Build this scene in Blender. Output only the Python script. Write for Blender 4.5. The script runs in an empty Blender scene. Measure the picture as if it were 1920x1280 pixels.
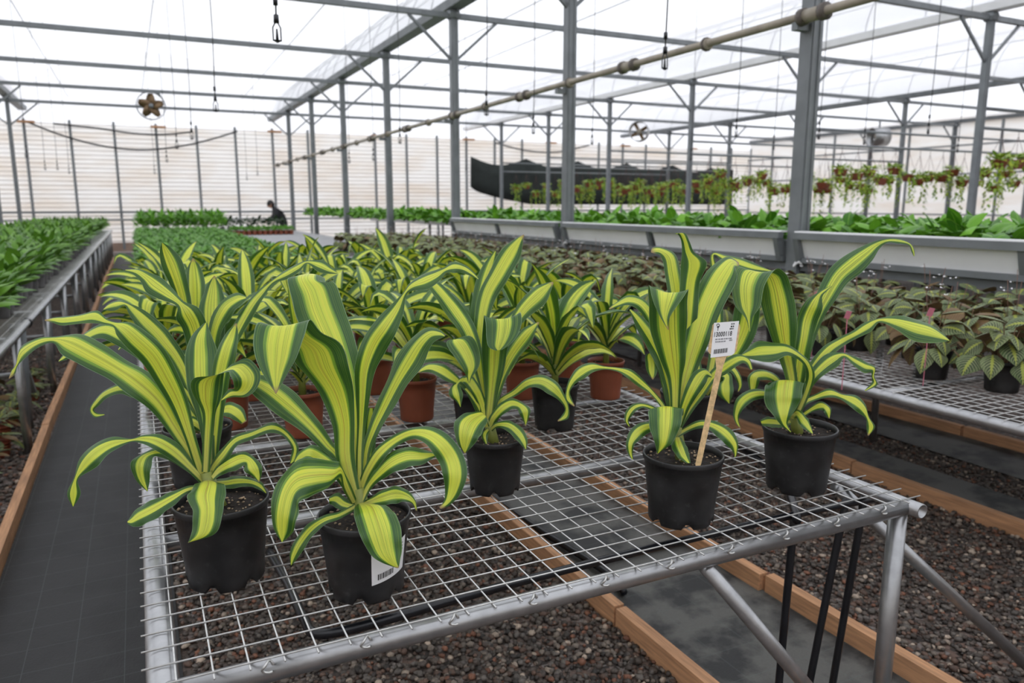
import bpy, bmesh, math, random
import numpy as np
from mathutils import Vector, Matrix, Euler

random.seed(7)
RNG = np.random.default_rng(7)
SC = bpy.context.scene
COL = SC.collection
PI = math.pi

# ------------------------------------------------------------------ camera
FPX, YAW, PITCH = 1420.42, 0.455458, 0.177962
CAMZ = 1.407
_r = np.array([math.cos(YAW), -math.sin(YAW), 0.0])
_f = np.array([math.sin(YAW) * math.cos(PITCH), math.cos(YAW) * math.cos(PITCH), -math.sin(PITCH)])
_u = np.cross(_r, _f)
C0 = np.array([0.0, 0.0, CAMZ])
cam_d = bpy.data.cameras.new('camera')
cam = bpy.data.objects.new('camera', cam_d)
COL.objects.link(cam)
cam.matrix_world = Matrix(((_r[0], _u[0], -_f[0], 0), (_r[1], _u[1], -_f[1], 0), (_r[2], _u[2], -_f[2], CAMZ), (0, 0, 0, 1)))
cam_d.sensor_width = 36.0
cam_d.lens = FPX / 1920 * 36.0
cam_d.clip_start = 0.05
cam_d.clip_end = 300
cam_d.dof.use_dof = True
cam_d.dof.focus_distance = 1.42
cam_d.dof.aperture_fstop = 5.0
SC.camera = cam

# ------------------------------------------------------------------ sky and exposure (bright overcast day)
world = bpy.data.worlds.new('overcast_sky')
SC.world = world
world.use_nodes = True
_bg = world.node_tree.nodes['Background']
_bg.inputs[0].default_value = (0.93, 0.95, 1.0, 1)
_bg.inputs[1].default_value = 1.7
SC.view_settings.view_transform = 'Standard'
SC.view_settings.look = 'None'
SC.view_settings.gamma = 1.0
SC.view_settings.use_curve_mapping = False
SC.view_settings.exposure = 0.0


def ray(px, py):
    return _r * ((px - 960) / FPX) - _u * ((py - 640) / FPX) + _f


def at_z(px, py, z):
    d = ray(px, py)
    return C0 + d * ((z - CAMZ) / d[2])


def at_y(px, py, y):
    d = ray(px, py)
    return C0 + d * (y / d[1])


def at_d(px, py, dist):
    return C0 + ray(px, py) * dist


# ------------------------------------------------------------------ materials
MATS = {}


class NT:
    def __init__(s, name):
        s.m = bpy.data.materials.new(name)
        s.m.use_nodes = True
        s.t = s.m.node_tree
        s.b = s.t.nodes['Principled BSDF']
        s.o = s.t.nodes['Material Output']

    def n(s, typ, **kw):
        nd = s.t.nodes.new(typ)
        for k, v in kw.items():
            if k == 'inp':
                for i, val in v.items():
                    if isinstance(val, bpy.types.NodeSocket):
                        s.t.links.new(val, nd.inputs[i])
                    else:
                        nd.inputs[i].default_value = val
            else:
                setattr(nd, k, v)
        return nd

    def l(s, a, b):
        s.t.links.new(a, b)

    def math(s, op, a, b=None, clamp=False):
        nd = s.t.nodes.new('ShaderNodeMath')
        nd.operation = op
        nd.use_clamp = clamp
        for i, v in enumerate((a, b)):
            if v is None:
                continue
            if isinstance(v, bpy.types.NodeSocket):
                s.l(v, nd.inputs[i])
            else:
                nd.inputs[i].default_value = v
        return nd.outputs[0]

    def mix(s, fac, a, b):
        nd = s.t.nodes.new('ShaderNodeMix')
        nd.data_type = 'RGBA'
        for i, v in ((0, fac), (6, a), (7, b)):
            if isinstance(v, bpy.types.NodeSocket):
                s.l(v, nd.inputs[i])
            else:
                nd.inputs[i].default_value = v if i == 0 else (*v, 1)
        return nd.outputs[2]

    def ramp(s, fac, stops):
        nd = s.t.nodes.new('ShaderNodeValToRGB')
        while len(nd.color_ramp.elements) < len(stops):
            nd.color_ramp.elements.new(0.5)
        for e, (p, c) in zip(nd.color_ramp.elements, stops):
            e.position = p
            e.color = (*c, 1) if len(c) == 3 else c
        s.l(fac, nd.inputs[0])
        return nd.outputs[0]

    def coord(s, kind='Object'):
        return s.t.nodes.new('ShaderNodeTexCoord').outputs[kind]

    def noise(s, scale, detail=3, vec=None, rough=0.5):
        nd = s.n('ShaderNodeTexNoise', inp={'Scale': scale, 'Detail': detail, 'Roughness': rough})
        s.l(vec if vec is not None else s.coord(), nd.inputs['Vector'])
        return nd.outputs[0]

    def bump(s, h, strength, dist=0.01):
        nd = s.n('ShaderNodeBump', inp={'Strength': strength, 'Distance': dist, 'Height': h})
        s.l(nd.outputs[0], s.b.inputs['Normal'])


def simple(name, col, rough=0.5, metal=0.0, var=0.0, vscale=8.0, spec=0.5, bump=0.0):
    if name in MATS:
        return MATS[name]
    t = NT(name)
    t.b.inputs['Roughness'].default_value = rough
    t.b.inputs['Metallic'].default_value = metal
    t.b.inputs['Specular IOR Level'].default_value = spec
    if var > 0:
        nz = t.noise(vscale, 4)
        lo = tuple(max(0, c * (1 - var)) for c in col)
        hi = tuple(min(1, c * (1 + var)) for c in col)
        t.l(t.ramp(nz, [(0.3, lo), (0.7, hi)]), t.b.inputs['Base Color'])
        if bump:
            t.bump(nz, bump)
    else:
        t.b.inputs['Base Color'].default_value = (*col, 1)
    MATS[name] = t.m
    return t.m


M_GALV = simple('galvanised_steel', (0.40, 0.405, 0.41), 0.33, 0.85, 0.14, 24)
M_WIRE = simple('galvanised_wire', (0.62, 0.62, 0.60), 0.38, 0.7, 0.15, 60)
M_FRAME = simple('grey_steel', (0.2, 0.215, 0.225), 0.5, 0.25, 0.12, 6)
M_BLACKPL = None
M_HOSE = simple('black_hose', (0.008, 0.009, 0.012), 0.3, 0, 0.2, 30)
M_CREAM = simple('beige_pipe', (0.33, 0.29, 0.23), 0.5, 0, 0.2, 6)
M_CREAMDARK = simple('pipe_collar', (0.12, 0.1, 0.085), 0.5, 0, 0.3, 20)
M_WHITE = simple('white_paper', (0.82, 0.82, 0.82), 0.6)
M_INK = simple('black_ink', (0.01, 0.01, 0.01), 0.7)
M_GREYINK = simple('grey_ink', (0.25, 0.25, 0.26), 0.7)
M_CORD = simple('thin_black_hose', (0.03, 0.03, 0.032), 0.5)
M_BRASS = simple('brown_fan_blade', (0.19, 0.12, 0.06), 0.4, 0.4, 0.2, 10)
M_SHADE = simple('dark_shade_net', (0.018, 0.024, 0.022), 0.85, 0, 0.3, 3)
M_PANELW = simple('white_trough_panel', (0.9, 0.9, 0.9), 0.5, 0, 0.05, 3)
M_GREYCLOTH = simple('grey_bench_cloth', (0.33, 0.33, 0.335), 0.85, 0, 0.1, 5)
M_FLOWER = simple('white_petal', (0.85, 0.83, 0.85), 0.5)
M_PINK = simple('pink_tag', (0.62, 0.2, 0.26), 0.5)
M_PERLITE = simple('perlite', (0.32, 0.23, 0.15), 0.8, 0, 0.8, 60)
M_STEM = simple('leaf_stem', (0.22, 0.25, 0.05), 0.45, 0, 0.2, 30)
M_PETIOLE = simple('green_petiole', (0.08, 0.2, 0.03), 0.45)
M_GREYPOT = simple('grey_plastic_pot', (0.12, 0.115, 0.115), 0.5, 0, 0.15, 10)
M_SKIN = simple('skin', (0.45, 0.25, 0.17), 0.5)
M_JACKET = simple('black_jacket', (0.012, 0.012, 0.015), 0.8, 0, 0.3, 20)
M_HAIR = simple('dark_hair', (0.006, 0.005, 0.005), 0.5)


def mk_plastic():
    t = NT('black_plastic_pot')
    nz = t.noise(14, 5)
    nz2 = t.noise(70, 4)
    a = t.ramp(nz, [(0.4, (0.009, 0.009, 0.0095)), (0.75, (0.032, 0.032, 0.033))])
    sc = t.ramp(nz2, [(0.62, (0, 0, 0)), (0.75, (1, 1, 1))])
    c = t.mix(t.math('MULTIPLY', sc, 0.12), a, (0.2, 0.2, 0.2))
    t.l(c, t.b.inputs['Base Color'])
    t.b.inputs['Roughness'].default_value = 0.42
    return t.m


M_BLACKPL = mk_plastic()
M_TERRA = simple('terracotta_plastic', (0.26, 0.068, 0.032), 0.42, 0, 0.12, 12)


def mk_soil():
    t = NT('potting_soil')
    nz = t.noise(120, 5, rough=0.7)
    c = t.ramp(nz, [(0.35, (0.006, 0.004, 0.003)), (0.6, (0.03, 0.018, 0.011)), (0.72, (0.09, 0.055, 0.03))])
    t.l(c, t.b.inputs['Base Color'])
    t.b.inputs['Roughness'].default_value = 0.9
    t.bump(nz, 0.9, 0.01)
    return t.m


M_SOIL = mk_soil()


def mk_wood(name, col):
    t = NT(name)
    mp = t.n('ShaderNodeMapping', inp={'Vector': t.coord(), 'Scale': (30, 2.0, 30)})
    nz = t.noise(3.0, 5, mp.outputs[0], 0.6)
    nz2 = t.noise(2.2, 3)
    lo = tuple(c * 0.62 for c in col)
    hi = tuple(min(1, c * 1.2) for c in col)
    a = t.ramp(nz, [(0.3, lo), (0.7, hi)])
    c = t.mix(t.ramp(nz2, [(0.5, (0, 0, 0)), (0.8, (0.55, 0.55, 0.55))]), a, tuple(k * 0.45 for k in col))
    t.l(c, t.b.inputs['Base Color'])
    t.b.inputs['Roughness'].default_value = 0.7
    return t.m


M_WOOD = mk_wood('pine_board', (0.58, 0.31, 0.16))
M_STICK = mk_wood('pale_stick_wood', (0.72, 0.5, 0.25))


def mk_fabric(name, base, dusty):
    t = NT(name)
    co = t.coord()
    sep = t.n('ShaderNodeSeparateXYZ', inp={0: co})

    def line(sock, pitch, w):
        f = t.math('FRACT', t.math('DIVIDE', sock, pitch))
        return t.math('LESS_THAN', f, w / pitch)
    ln = t.math('MAXIMUM', line(sep.outputs[0], 0.14, 0.0018), line(sep.outputs[1], 0.14, 0.0018))
    nz = t.noise(4.2, 5, co, 0.6)
    nz2 = t.noise(160, 2, co)
    a = t.ramp(nz, [(0.42, base), (0.55, dusty)])
    b = t.mix(t.math('MULTIPLY', nz2, 0.25), a, (0.0, 0.0, 0.0))
    c = t.mix(t.math('MULTIPLY', ln, 0.45), b, (0.11, 0.14, 0.13))
    t.l(c, t.b.inputs['Base Color'])
    t.b.inputs['Roughness'].default_value = 0.62
    t.bump(nz2, 0.25, 0.004)
    return t.m


M_FABRIC = mk_fabric('black_ground_fabric', (0.014, 0.014, 0.0145), (0.021, 0.021, 0.0215))
M_FABRICD = mk_fabric('dusty_ground_fabric', (0.03, 0.031, 0.031), (0.125, 0.123, 0.112))


def mk_ground():
    t = NT('gravel_ground')
    v = t.n('ShaderNodeTexVoronoi', inp={'Scale': 55.0})
    t.l(t.coord(), v.inputs['Vector'])
    c = t.ramp(t.n('ShaderNodeSeparateColor', inp={0: v.outputs['Color']}).outputs[0],
               [(0.0, (0.03, 0.024, 0.02)), (0.4, (0.09, 0.07, 0.058)), (0.7, (0.15, 0.095, 0.072)), (1.0, (0.22, 0.195, 0.18))])
    t.l(c, t.b.inputs['Base Color'])
    t.b.inputs['Roughness'].default_value = 0.75
    t.bump(t.math('SUBTRACT', 1.0, v.outputs['Distance']), 0.8, 0.01)
    return t.m


M_GROUND = mk_ground()


def mk_stone():
    t = NT('gravel_stone')
    a = t.n('ShaderNodeAttribute', attribute_name='stone_col')
    nz = t.noise(160, 3)
    mx = t.n('ShaderNodeMix', data_type='RGBA', blend_type='MULTIPLY', inp={0: 0.7, 6: a.outputs['Color'], 7: t.ramp(nz, [(0.3, (0.5, 0.5, 0.5)), (0.7, (1.2, 1.2, 1.2))])})
    t.l(mx.outputs[2], t.b.inputs['Base Color'])
    t.b.inputs['Roughness'].default_value = 0.6
    return t.m


M_STONE = mk_stone()


def leaf_shader(t, colsock, rough, trans, tcol_gain=1.0, spec=0.3):
    """principled top + translucent share so daylight glows through thin leaves"""
    t.l(colsock, t.b.inputs['Base Color'])
    t.b.inputs['Roughness'].default_value = rough
    t.b.inputs['Specular IOR Level'].default_value = spec
    tr = t.n('ShaderNodeBsdfTranslucent')
    t.l(colsock, tr.inputs[0])
    mx = t.n('ShaderNodeMixShader', inp={0: trans})
    t.l(t.b.outputs[0], mx.inputs[1])
    t.l(tr.outputs[0], mx.inputs[2])
    t.l(mx.outputs[0], t.o.inputs[0])


def mk_dracaena():
    t = NT('striped_dracaena_leaf')
    uv = t.n('ShaderNodeSeparateXYZ', inp={0: t.coord('UV')})
    u, v = uv.outputs[0], uv.outputs[1]
    oi = t.n('ShaderNodeObjectInfo').outputs['Random']
    # slow wander of the band along the leaf
    wv = t.n('ShaderNodeCombineXYZ', inp={0: t.math('MULTIPLY', oi, 37.0), 1: t.math('MULTIPLY', v, 1.6), 2: 0.0})
    wn = t.noise(2.0, 1, wv.outputs[0])
    uc = t.math('ADD', u, t.math('MULTIPLY', t.math('SUBTRACT', wn, 0.5), 0.10))
    a = t.math('MULTIPLY', t.math('ABSOLUTE', t.math('SUBTRACT', uc, 0.5)), 2.0)
    # streak noise across the blade (constant along it)
    sv = t.n('ShaderNodeCombineXYZ', inp={0: t.math('MULTIPLY', u, 9.0), 1: t.math('MULTIPLY', oi, 91.0), 2: t.math('MULTIPLY', v, 0.25)})
    st = t.noise(2.4, 2, sv.outputs[0], 0.6)
    band = t.math('ADD', 0.46, t.math('MULTIPLY', t.math('SUBTRACT', oi, 0.5), 0.2))
    edge = t.math('ADD', t.math('SUBTRACT', a, band), t.math('MULTIPLY', t.math('SUBTRACT', st, 0.5), 0.35))
    yel = t.mix(t.ramp(st, [(0.35, (0, 0, 0)), (0.65, (1, 1, 1))]), (0.74, 0.76, 0.07), (0.62, 0.72, 0.06))
    lime = (0.20, 0.38, 0.03)
    grn = t.mix(st, (0.018, 0.078, 0.008), (0.04, 0.13, 0.018))
    c1 = t.mix(t.ramp(edge, [(0.48, (0, 0, 0)), (0.54, (1, 1, 1))]), yel, lime) if False else None
    e0 = t.math('ADD', edge, 0.5)
    f1 = t.ramp(e0, [(0.45, (0, 0, 0)), (0.50, (1, 1, 1))])
    f2 = t.ramp(e0, [(0.54, (0, 0, 0)), (0.60, (1, 1, 1))])
    c = t.mix(f1, yel, lime)
    c = t.mix(f2, c, grn)
    # fine dark lines inside the yellow band
    lv = t.n('ShaderNodeCombineXYZ', inp={0: t.math('MULTIPLY', u, 30.0), 1: t.math('MULTIPLY', oi, 53.0), 2: t.math('MULTIPLY', v, 0.1)})
    ln = t.noise(2.0, 0, lv.outputs[0])
    lf = t.ramp(ln, [(0.60, (0, 0, 0)), (0.66, (1, 1, 1))])
    c = t.mix(t.math('MULTIPLY', lf, 0.75), c, (0.13, 0.24, 0.02))
    # pale midrib in the lower half and pale leaf base
    mr = t.math('MULTIPLY', t.math('LESS_THAN', t.math('ABSOLUTE', t.math('SUBTRACT', u, 0.5)), 0.022), t.ramp(v, [(0.3, (0.55, 0.55, 0.55)), (0.8, (0, 0, 0))]))
    c = t.mix(mr, c, (0.36, 0.23, 0.03))
    bs = t.ramp(v, [(0.04, (0.5, 0.5, 0.5)), (0.28, (0, 0, 0))])
    c = t.mix(t.math('MULTIPLY', bs, t.math('LESS_THAN', a, 0.6)), c, (0.5, 0.44, 0.16))
    # thin pale rim
    c = t.mix(t.math('MULTIPLY', t.math('GREATER_THAN', t.math('ABSOLUTE', t.math('SUBTRACT', u, 0.5)), 0.487), 0.5), c, (0.35, 0.5, 0.3))
    # brown tip
    c = t.mix(t.math('MULTIPLY', t.math('GREATER_THAN', oi, 0.6), t.ramp(v, [(0.97, (0, 0, 0)), (0.995, (1, 1, 1))])), c, (0.35, 0.24, 0.1))
    leaf_shader(t, c, 0.38, 0.2, spec=0.6)
    rb = t.math('MULTIPLY', t.math('SINE', t.math('MULTIPLY', u, 150.0)), 0.5)
    t.bump(rb, 0.12, 0.0008)
    return t.m


M_DRAC = mk_dracaena()


def mk_green(name, lo, hi, mid, rough=0.38, trans=0.15):
    t = NT(name)
    uv = t.n('ShaderNodeSeparateXYZ', inp={0: t.coord('UV')})
    u = uv.outputs[0]
    oi = t.n('ShaderNodeObjectInfo').outputs['Random']
    gv = t.n('ShaderNodeAttribute', attribute_name='leaf_rnd').outputs['Fac']
    r = t.math('FRACT', t.math('ADD', oi, gv))
    c = t.mix(r, lo, hi)
    m = t.math('LESS_THAN', t.math('ABSOLUTE', t.math('SUBTRACT', u, 0.5)), 0.035)
    c = t.mix(t.math('MULTIPLY', m, 0.6), c, mid)
    leaf_shader(t, c, rough, trans)
    return t.m


M_SPATH = mk_green('deep_green_leaf', (0.04, 0.13, 0.01), (0.16, 0.34, 0.035), (0.15, 0.32, 0.05), 0.36)
M_SMALL = mk_green('mid_green_leaf', (0.05, 0.17, 0.014), (0.15, 0.36, 0.04), (0.2, 0.4, 0.08), 0.42)
M_LUSH = mk_green('bright_green_leaf', (0.045, 0.17, 0.008), (0.19, 0.45, 0.035), (0.25, 0.48, 0.06), 0.4)
M_GRASSY = mk_green('fresh_green_leaf', (0.08, 0.26, 0.02), (0.16, 0.4, 0.04), (0.2, 0.45, 0.06), 0.4)
M_BASKETLEAF = mk_green('yellow_green_leaf', (0.12, 0.28, 0.03), (0.48, 0.58, 0.06), (0.4, 0.5, 0.1), 0.45)
M_DARKLEAF = mk_green('dark_green_leaf', (0.012, 0.035, 0.012), (0.035, 0.075, 0.025), (0.05, 0.08, 0.03), 0.45)


def mk_maranta():
    t = NT('prayer_plant_leaf')
    uv = t.n('ShaderNodeSeparateXYZ', inp={0: t.coord('UV')})
    u, v = uv.outputs[0], uv.outputs[1]
    oi = t.n('ShaderNodeObjectInfo').outputs['Random']
    gv = t.n('ShaderNodeAttribute', attribute_name='leaf_rnd').outputs['Fac']
    r = t.math('FRACT', t.math('ADD', oi, gv))
    a = t.math('MULTIPLY', t.math('ABSOLUTE', t.math('SUBTRACT', u, 0.5)), 2.0)
    base = t.mix(r, (0.075, 0.125, 0.04), (0.15, 0.19, 0.075))
    # side veins run out from the midrib in an arc
    ph = t.math('SUBTRACT', t.math('MULTIPLY', v, 9.0), t.math('MULTIPLY', t.math('POWER', a, 1.3), 3.0))
    vf = t.math('LESS_THAN', t.math('ABSOLUTE', t.math('SUBTRACT', t.math('FRACT', ph), 0.5)), 0.10)
    blotch = t.math('GREATER_THAN', t.math('SINE', t.math('MULTIPLY', ph, 6.283)), 0.1)
    bl = t.math('MULTIPLY', blotch, t.math('LESS_THAN', a, 0.62))
    c = t.mix(t.math('MULTIPLY', bl, 0.85), base, (0.022, 0.035, 0.016))
    c = t.mix(t.math('MULTIPLY', vf, 0.8), c, (0.36, 0.36, 0.2))
    zig = t.math('ADD', 0.09, t.math('MULTIPLY', t.math('FRACT', ph), 0.1))
    c = t.mix(t.math('LESS_THAN', a, zig), c, (0.34, 0.38, 0.07))
    old = t.math('GREATER_THAN', r, 0.86)
    c = t.mix(t.math('MULTIPLY', old, 0.75), c, (0.17, 0.075, 0.03))
    bk = t.n('ShaderNodeNewGeometry').outputs['Backfacing']
    c = t.mix(t.math('MULTIPLY', bk, 0.75), c, (0.16, 0.085, 0.05))
    leaf_shader(t, c, 0.5, 0.1, spec=0.35)
    return t.m


M_MARANTA = mk_maranta()


def mk_film():
    t = NT('white_roof_film')
    tp = t.n('ShaderNodeBsdfTransparent', inp={0: (1, 1, 1, 1)})
    tl = t.n('ShaderNodeBsdfTranslucent', inp={0: (0.93, 0.93, 0.955, 1)})
    df = t.n('ShaderNodeBsdfDiffuse', inp={0: (0.9, 0.9, 0.92, 1)})
    m1 = t.n('ShaderNodeMixShader', inp={0: 0.25})
    t.l(tl.outputs[0], m1.inputs[1])
    t.l(df.outputs[0], m1.inputs[2])
    m2 = t.n('ShaderNodeMixShader', inp={0: 0.62})
    t.l(tp.outputs[0], m2.inputs[1])
    t.l(m1.outputs[0], m2.inputs[2])
    t.l(m2.outputs[0], t.o.inputs[0])
    return t.m


def mk_clear():
    t = NT('clear_roof_film')
    tp = t.n('ShaderNodeBsdfTransparent', inp={0: (0.97, 0.98, 0.98, 1)})
    tl = t.n('ShaderNodeBsdfTranslucent', inp={0: (0.95, 0.95, 0.95, 1)})
    m2 = t.n('ShaderNodeMixShader', inp={0: 0.15})
    t.l(tp.outputs[0], m2.inputs[1])
    t.l(tl.outputs[0], m2.inputs[2])
    t.l(m2.outputs[0], t.o.inputs[0])
    return t.m


def mk_wall():
    t = NT('corrugated_wall_sheet')
    co = t.coord()
    mp = t.n('ShaderNodeMapping', inp={'Vector': co, 'Scale': (0.5, 0.5, 2.5)})
    nz = t.noise(1.2, 4, mp.outputs[0])
    c = t.ramp(nz, [(0.3, (0.86, 0.78, 0.69)), (0.6, (0.95, 0.925, 0.89))])
    t.l(c, t.b.inputs['Base Color'])
    t.b.inputs['Roughness'].default_value = 0.5
    tl = t.n('ShaderNodeBsdfTranslucent')
    t.l(c, tl.inputs[0])
    mx = t.n('ShaderNodeMixShader', inp={0: 0.72})
    t.l(t.b.outputs[0], mx.inputs[1])
    t.l(tl.outputs[0], mx.inputs[2])
    t.l(mx.outputs[0], t.o.inputs[0])
    return t.m


M_FILM, M_CLEAR, M_WALL = mk_film(), mk_clear(), mk_wall()


# ------------------------------------------------------------------ mesh helpers
def mk_mesh(name, V, F, mat, uv=None, smooth=True, fattr=None):
    me = bpy.data.meshes.new(name)
    V = np.asarray(V, dtype=np.float32).reshape(-1, 3)
    me.from_pydata(V.tolist(), [], [list(map(int, f)) for f in F])
    if uv is not None:
        lay = me.uv_layers.new(name='UVMap')
        vi = np.empty(len(me.loops), dtype=np.int32)
        me.loops.foreach_get('vertex_index', vi)
        lay.data.foreach_set('uv', np.asarray(uv, dtype=np.float32)[vi].ravel())
    if fattr is not None:
        at = me.attributes.new('leaf_rnd', 'FLOAT', 'POINT')
        at.data.foreach_set('value', np.asarray(fattr, dtype=np.float32))
    if smooth:
        me.polygons.foreach_set('use_smooth', np.ones(len(me.polygons), dtype=bool))
    me.materials.append(mat)
    me.update()
    return me


class MB:
    def __init__(s):
        s.V, s.F = [], []

    def add(s, V, F):
        b = len(s.V)
        s.V += [tuple(map(float, v)) for v in V]
        s.F += [tuple(i + b for i in f) for f in F]
        return s

    def box(s, c, sz, rot=None):
        x, y, z = (k / 2 for k in sz)
        V = [Vector(p) for p in ((-x, -y, -z), (x, -y, -z), (x, y, -z), (-x, y, -z), (-x, -y, z), (x, -y, z), (x, y, z), (-x, y, z))]
        if rot is not None:
            R = Euler(rot).to_matrix()
            V = [R @ v for v in V]
        V = [v + Vector(c) for v in V]
        return s.add(V, [(0, 3, 2, 1), (4, 5, 6, 7), (0, 1, 5, 4), (1, 2, 6, 5), (2, 3, 7, 6), (3, 0, 4, 7)])

    def beam(s, a, b, w, h):
        a, b = Vector(a), Vector(b)
        d = (b - a).normalized()
        up = Vector((0, 0, 1)) if abs(d.z) < 0.95 else Vector((0, 1, 0))
        r = d.cross(up).normalized()
        n = r.cross(d)
        V = [p + r * sx * w / 2 + n * sz * h / 2 for p in (a, b) for sx, sz in ((-1, -1), (1, -1), (1, 1), (-1, 1))]
        return s.add(V, [(0, 3, 2, 1), (4, 5, 6, 7), (0, 1, 5, 4), (1, 2, 6, 5), (2, 3, 7, 6), (3, 0, 4, 7)])

    def tube(s, pts, r, n=8, cap=True, closed=False):
        pts = [Vector(p) for p in pts]
        rs = r if isinstance(r, (list, tuple)) else [r] * len(pts)
        V, F = [], []
        N = len(pts)
        prev = None
        for i, p in enumerate(pts):
            if closed:
                t = (pts[(i + 1) % N] - pts[i - 1]).normalized()
            else:
                t = (pts[min(i + 1, N - 1)] - pts[max(i - 1, 0)]).normalized()
            if prev is None:
                up = Vector((0, 0, 1)) if abs(t.z) < 0.9 else Vector((1, 0, 0))
                a = t.cross(up).normalized()
            else:
                a = (prev - t * prev.dot(t)).normalized()
            prev = a
            b = t.cross(a)
            for k in range(n):
                th = 2 * PI * k / n
                V.append(p + (a * math.cos(th) + b * math.sin(th)) * rs[i])
        for i in range(N if closed else N - 1):
            j = (i + 1) % N
            for k in range(n):
                F.append((i * n + k, i * n + (k + 1) % n, j * n + (k + 1) % n, j * n + k))
        if cap and not closed:
            F.append(tuple(range(n - 1, -1, -1)))
            F.append(tuple((N - 1) * n + k for k in range(n)))
        return s.add(V, F)

    def lathe(s, prof, n=24, c=(0, 0, 0)):
        V, F = [], []
        for r, z in prof:
            for k in range(n):
                th = 2 * PI * k / n
                V.append((c[0] + r * math.cos(th), c[1] + r * math.sin(th), c[2] + z))
        for i in range(len(prof) - 1):
            for k in range(n):
                F.append((i * n + k, i * n + (k + 1) % n, (i + 1) * n + (k + 1) % n, (i + 1) * n + k))
        return s.add(V, F)

    def mesh(s, name, mat, smooth=False):
        return mk_mesh(name, s.V, s.F, mat, smooth=smooth)


def link(name, me, parent=None, loc=None, rz=None):
    o = bpy.data.objects.new(name, me)
    COL.objects.link(o)
    if parent is not None:
        o.parent = parent
    if loc is not None:
        o.location = tuple(map(float, loc))
    if rz is not None:
        o.rotation_euler = (0, 0, rz)
    return o


def empty(name, loc=(0, 0, 0), rz=0.0):
    o = bpy.data.objects.new(name, None)
    o.empty_display_size = 0.05
    COL.objects.link(o)
    o.location = tuple(map(float, loc))
    o.rotation_euler = (0, 0, rz)
    return o


def tag(o, label, cat=None, group=None, kind=None):
    o['label'] = label
    if cat:
        o['category'] = cat
    if group:
        o['group'] = group
    if kind:
        o['kind'] = kind
    return o


def struct(name, me, label=None, parent=None):
    o = link(name, me, parent)
    if parent is None:
        o['kind'] = 'structure'
        if label:
            o['label'] = label
    return o


def smooth_pts(P, per=6):
    """Catmull-Rom through rows of P (any dimension)"""
    P = np.asarray(P, dtype=float)
    out = []
    n = len(P)
    for i in range(n - 1):
        p0, p1, p2, p3 = P[max(i - 1, 0)], P[i], P[i + 1], P[min(i + 2, n - 1)]
        for k in range(per):
            t = k / per
            out.append(0.5 * (2 * p1 + (p2 - p0) * t + (2 * p0 - 5 * p1 + 4 * p2 - p3) * t * t + (3 * p1 - p0 - 3 * p2 + p3) * t ** 3))
    out.append(P[-1])
    return np.array(out)


def ribbon(Pc, W, nu=6, curv=0.18, ripple=0.0, seed=0):
    """blade along centre line Pc with half-width vectors W"""
    Pc, W = np.asarray(Pc), np.asarray(W)
    n = len(Pc)
    T = np.gradient(Pc, axis=0)
    N = np.cross(T, W)
    ln = np.linalg.norm(N, axis=1, keepdims=True)
    N = N / np.maximum(ln, 1e-9)
    for i in range(1, n):
        if np.dot(N[i], N[i - 1]) < 0:
            N[i] = -N[i]
    hw = np.linalg.norm(W, axis=1)
    L = np.concatenate([[0], np.cumsum(np.linalg.norm(np.diff(Pc, axis=0), axis=1))])
    vv = L / max(L[-1], 1e-9)
    V, UV, F = [], [], []
    for i in range(n):
        for j in range(nu + 1):
            q = 2 * j / nu - 1
            off = curv * hw[i] * (q * q - 0.33)
            if ripple:
                off += ripple * hw[i] * abs(q) ** 3 * math.sin(vv[i] * 26 + seed + (1.7 if q > 0 else 0))
            V.append(Pc[i] + W[i] * q + N[i] * off)
            UV.append((j / nu, vv[i]))
    for i in range(n - 1):
        for j in range(nu):
            a = i * (nu + 1) + j
            F.append((a, a + 1, a + nu + 2, a + nu + 1))
    return V, F, UV


# ------------------------------------------------------------------ ground
ZT = 0.737          # top of the bench mesh
floor = struct('floor', MB().box((5, 10, -0.1), (70, 60, 0.2)).mesh('floor', M_GROUND), 'brown gravel floor of the greenhouse')


def fabric(x0, x1, y0, y1, mat, label, z=0.012):
    nx, ny = 6, 60
    V, F = [], []
    rr = random.Random(int(x0 * 100))
    ph = rr.random() * 6
    for j in range(ny + 1):
        for i in range(nx + 1):
            x, y = x0 + (x1 - x0) * i / nx, y0 + (y1 - y0) * j / ny
            V.append((x, y, z + 0.004 * math.sin(y * 2.3 + ph + x * 4)))
    for j in range(ny):
        for i in range(nx):
            a = j * (nx + 1) + i
            F.append((a, a + 1, a + nx + 2, a + nx + 1))
    return tag(link('ground_fabric', mk_mesh('ground_fabric', V, F, mat)), label, 'fabric')


fabric(-0.57, 0.02, -2, 25.2, M_FABRIC, 'black woven ground fabric covering the narrow walkway beside the dracaena bench')
fabric(1.39, 1.97, -2, 25.2, M_FABRICD, 'dusty grey ground fabric between two boards under the wire bench edge')
fabric(3.34, 3.72, -2, 25.2, M_FABRICD, 'grey ground fabric strip along the pine board beneath the prayer plant bench')
fabric(4.02, 4.44, -2, 25.2, M_FABRICD, 'grey ground fabric strip under the raised white trough')

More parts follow.
